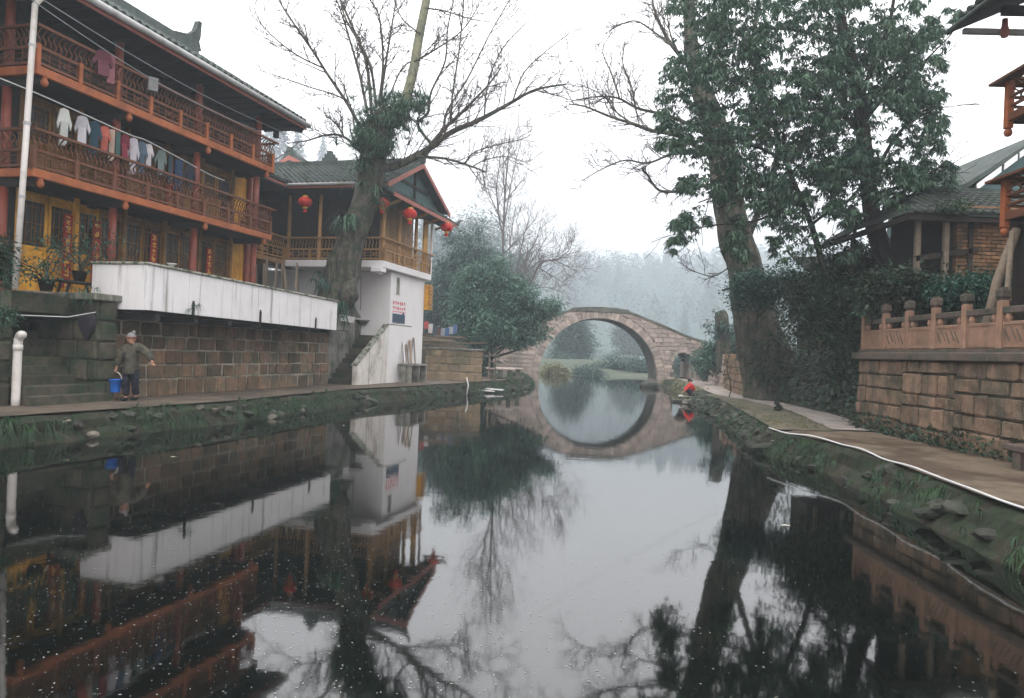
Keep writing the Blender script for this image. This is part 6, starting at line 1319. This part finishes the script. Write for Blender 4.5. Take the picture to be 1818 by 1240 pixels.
# fingers: left hand relaxed, right hand closed on the bucket handle
for k in range(4):
    b0 = Vector((.525 + .006 * k, -.085 + .018 * k, .925)); d1 = Vector((.028, -.01 + .006 * k, -.035)); d2 = Vector((.008, -.004, -.03))
    MB().tube([mp + b0, mp + b0 + d1 * (1.05 - .1 * abs(k - 1.4)), mp + b0 + d1 + d2], [.0095, .009, .0065], 6).build('finger', m_skin, bd, True)
    c0 = Vector((-.365 + .013 * k, -.082, .725)); MB().tube([mp + c0 + Vector((0, -.01, .01)), mp + c0 + Vector((0, -.022, -.02)), mp + c0 + Vector((0, .0, -.04)), mp + c0 + Vector((0, .02, -.03))], [.0095, .0095, .009, .007], 6).build('finger', m_skin, bd, True)
MB().tube([mp + Vector((.515, -.09, .94)), mp + Vector((.505, -.115, .915)), mp + Vector((.52, -.125, .89))], [.011, .01, .008], 6).build('thumb', m_skin, bd, True)
MB().tube([mp + Vector((-.315, -.085, .75)), mp + Vector((-.31, -.1, .72)), mp + Vector((-.335, -.098, .695))], [.011, .01, .008], 6).build('thumb', m_skin, bd, True)
bc = mp + Vector((-.36, -.06, .20)); bu = thing('bucket', 'blue plastic bucket with a white handle held by the man', 'bucket', tuple(bc))
MB().lathe([(.115, 0), (.12, .01), (.155, .29), (.17, .29), (.17, .315), (.15, .315), (.14, .27), (.11, .03)], bc, 24).build('pail', m_blue, bu, True)
p, r = smooth_path([bc + Vector((.165 * math.cos(a), 0, .28 + .205 * math.sin(a))) for a in np.linspace(0, math.pi, 9)], [.012] * 9, 3); MB().tube(p, r, 8).build('handle', m_pvc, bu, True)
# crouching woman in red
wpos = Vector((8.88, 35.75, .27)); wo = thing('person', 'person in a red jacket crouching over the washing stone by the right bank', 'person', tuple(wpos))
body = [(0, 0, .22, .12, .12), (-.05, 0, .40, .13, .12), (-.10, 0, .55, .09, .09), (-.14, 0, .62, .045, .045), (-.17, -.01, .70, .075, .075), (-.17, -.01, .76, .07, .07), (-.22, -.12, .10, .06, .06), (-.05, -.12, .04, .05, .04), (-.22, .12, .10, .06, .06), (-.05, .12, .04, .05, .04), (-.14, -.13, .53, .05, .05), (-.27, -.15, .36, .04, .04), (-.40, -.09, .22, .028, .028), (-.45, -.08, .18, .03, .02), (-.14, .13, .53, .05, .05), (-.27, .15, .36, .04, .04), (-.40, .05, .22, .028, .028), (-.45, .04, .18, .03, .02), (-.27, -.12, .33, .07, .07), (-.27, .12, .33, .07, .07)]
wb = skin('body', body, [(0, 1), (1, 2), (2, 3), (3, 4), (4, 5), (0, 18), (18, 6), (6, 7), (0, 19), (19, 8), (8, 9), (2, 10), (10, 11), (11, 12), (12, 13), (2, 14), (14, 15), (15, 16), (16, 17)], m_skin, wo)
skin('jacket', [(.02, 0, .20, .19, .18), (-.04, 0, .38, .19, .18), (-.09, 0, .54, .15, .14), (-.13, 0, .615, .07, .07), (-.14, -.14, .53, .085, .085), (-.27, -.16, .37, .075, .075), (-.37, -.11, .25, .06, .06), (-.14, .14, .53, .085, .085), (-.27, .16, .37, .075, .075), (-.37, .08, .25, .06, .06)], [(0, 1), (1, 2), (2, 3), (2, 4), (4, 5), (5, 6), (2, 7), (7, 8), (8, 9)], m_redc, wo)
skin('trousers', [(.02, 0, .17, .16, .15), (-.27, -.13, .31, .095, .095), (-.2, -.13, .14, .08, .08), (-.1, -.13, .05, .07, .06), (-.27, .13, .31, .095, .095), (-.2, .13, .14, .08, .08), (-.1, .13, .05, .07, .06)], [(0, 1), (1, 2), (2, 3), (0, 4), (4, 5), (5, 6)], m_trous, wo)
ell('hair', (-.155, 0, .755), (.095, .1, .095), m_hair, wo, (0, -.3, 0), 14, -.03); ell('hair_bun', (-.05, 0, .74), (.05, .05, .05), m_hair, wo)
for s in (-.04, .04): ell('eye', (-.245, s, .73), (.008, .01, .006), m_hair, wb)
ell('nose', (-.252, 0, .705), (.018, .013, .018), m_skin, wb); ell('mouth', (-.24, 0, .675), (.01, .02, .006), flat('lip2', (.3, .1, .08)), wb)
for s in (-.13, .13): ell('shoe', (-.12, s, .04), (.12, .05, .045), m_shoe, wo)
for sy in (-.08, .04):
    for k in range(4): MB().tube([wpos + Vector((-.46, sy - .03 + .02 * k, .18)), wpos + Vector((-.50 + .004 * abs(k - 1), sy - .03 + .02 * k, .15)), wpos + Vector((-.51, sy - .03 + .02 * k, .12))], [.009, .009, .006], 5).build('finger', m_skin, wb, True)
    MB().tube([wpos + Vector((-.44, sy + .035, .18)), wpos + Vector((-.475, sy + .045, .155))], [.01, .008], 5).build('thumb', m_skin, wb, True)
o = ell('wrung_cloth', wpos + Vector((-.55, -.02, -.03)), (.14, .1, .07), flat('pale_cloth', (.6, .58, .56)), None); tag(o, 'pale wet cloth on the washing stone before the red-jacketed person', 'cloth')
# ================================================================ floating specks on the water
n = 5200; X = np.concatenate([rng.normal(-2.0, 2.2, n), rng.uniform(-9, 6, n // 3)]); Yy = np.concatenate([rng.gamma(3.2, 1.7, n) + 2.2, rng.uniform(4, 26, n // 3)])
keep = (X > -10 + .0 * Yy) & (X < 5.4) & (Yy < 40); X, Yy = X[keep], Yy[keep]; n = len(X); a = rng.random(n) * 6.283; s = .0025 + .0055 * rng.random(n) ** 3
V = np.stack([np.stack([X + s * np.cos(a + k * 1.571) * (1.6 if k % 2 else .8), Yy + s * np.sin(a + k * 1.571) * (1.6 if k % 2 else .8), np.full(n, .004)], 1) for k in range(4)], 1).reshape(-1, 3)
i = np.arange(n) * 4; tag(npobj('floating_specks', (V, np.stack([i, i + 1, i + 2, i + 3], 1)), flat('speck_foam', (.26, .27, .25)), None, 'stuff'), 'pale foam specks and petals drifting on the near water', 'specks')
for k, (x, y) in enumerate([(1394, 934), (308, 722 + 90), (610, 726 + 30)]):
    p_ = at(x, y, 1); d = p_ - Vector((0, 0, CAMZ)); p_ = Vector((0, 0, CAMZ)) + d * (CAMZ / -d.z); o = link('floating_leaf', MB().add([(-.07, 0, .006), (0, -.03, .012), (.08, 0, .006), (0, .035, .012)], [(0, 1, 2, 3)]).mesh('floating_leaf', flat('leaf_pale', (.5, .48, .38))), None, p_, (0, 0, k)); tag(o, ['pale leaf floating in front of the right tree reflection', 'pale leaf floating near the left bank', 'pale scrap floating near the side stairs reflection'][k], 'leaf')
# ================================================================ mist: one closed box of even air
hz = MB().box(-1150, 1150, -80, 1600, -2.4, 122).build('haze', None); hz['kind'] = 'stuff'; hz['label'] = 'pale mist filling the valley'; hz['category'] = 'mist'
hm = bpy.data.materials.new('mist_air'); hm.use_nodes = True; t = hm.node_tree; t.nodes.remove(t.nodes['Principled BSDF'])
pv = t.nodes.new('ShaderNodeVolumePrincipled'); pv.inputs['Density'].default_value = .0027; pv.inputs['Color'].default_value = (.53, .585, .625, 1); pv.inputs['Anisotropy'].default_value = 0.
t.links.new(pv.outputs[0], t.nodes['Material Output'].inputs['Volume'])
hz.data.materials.clear(); hz.data.materials.append(hm)
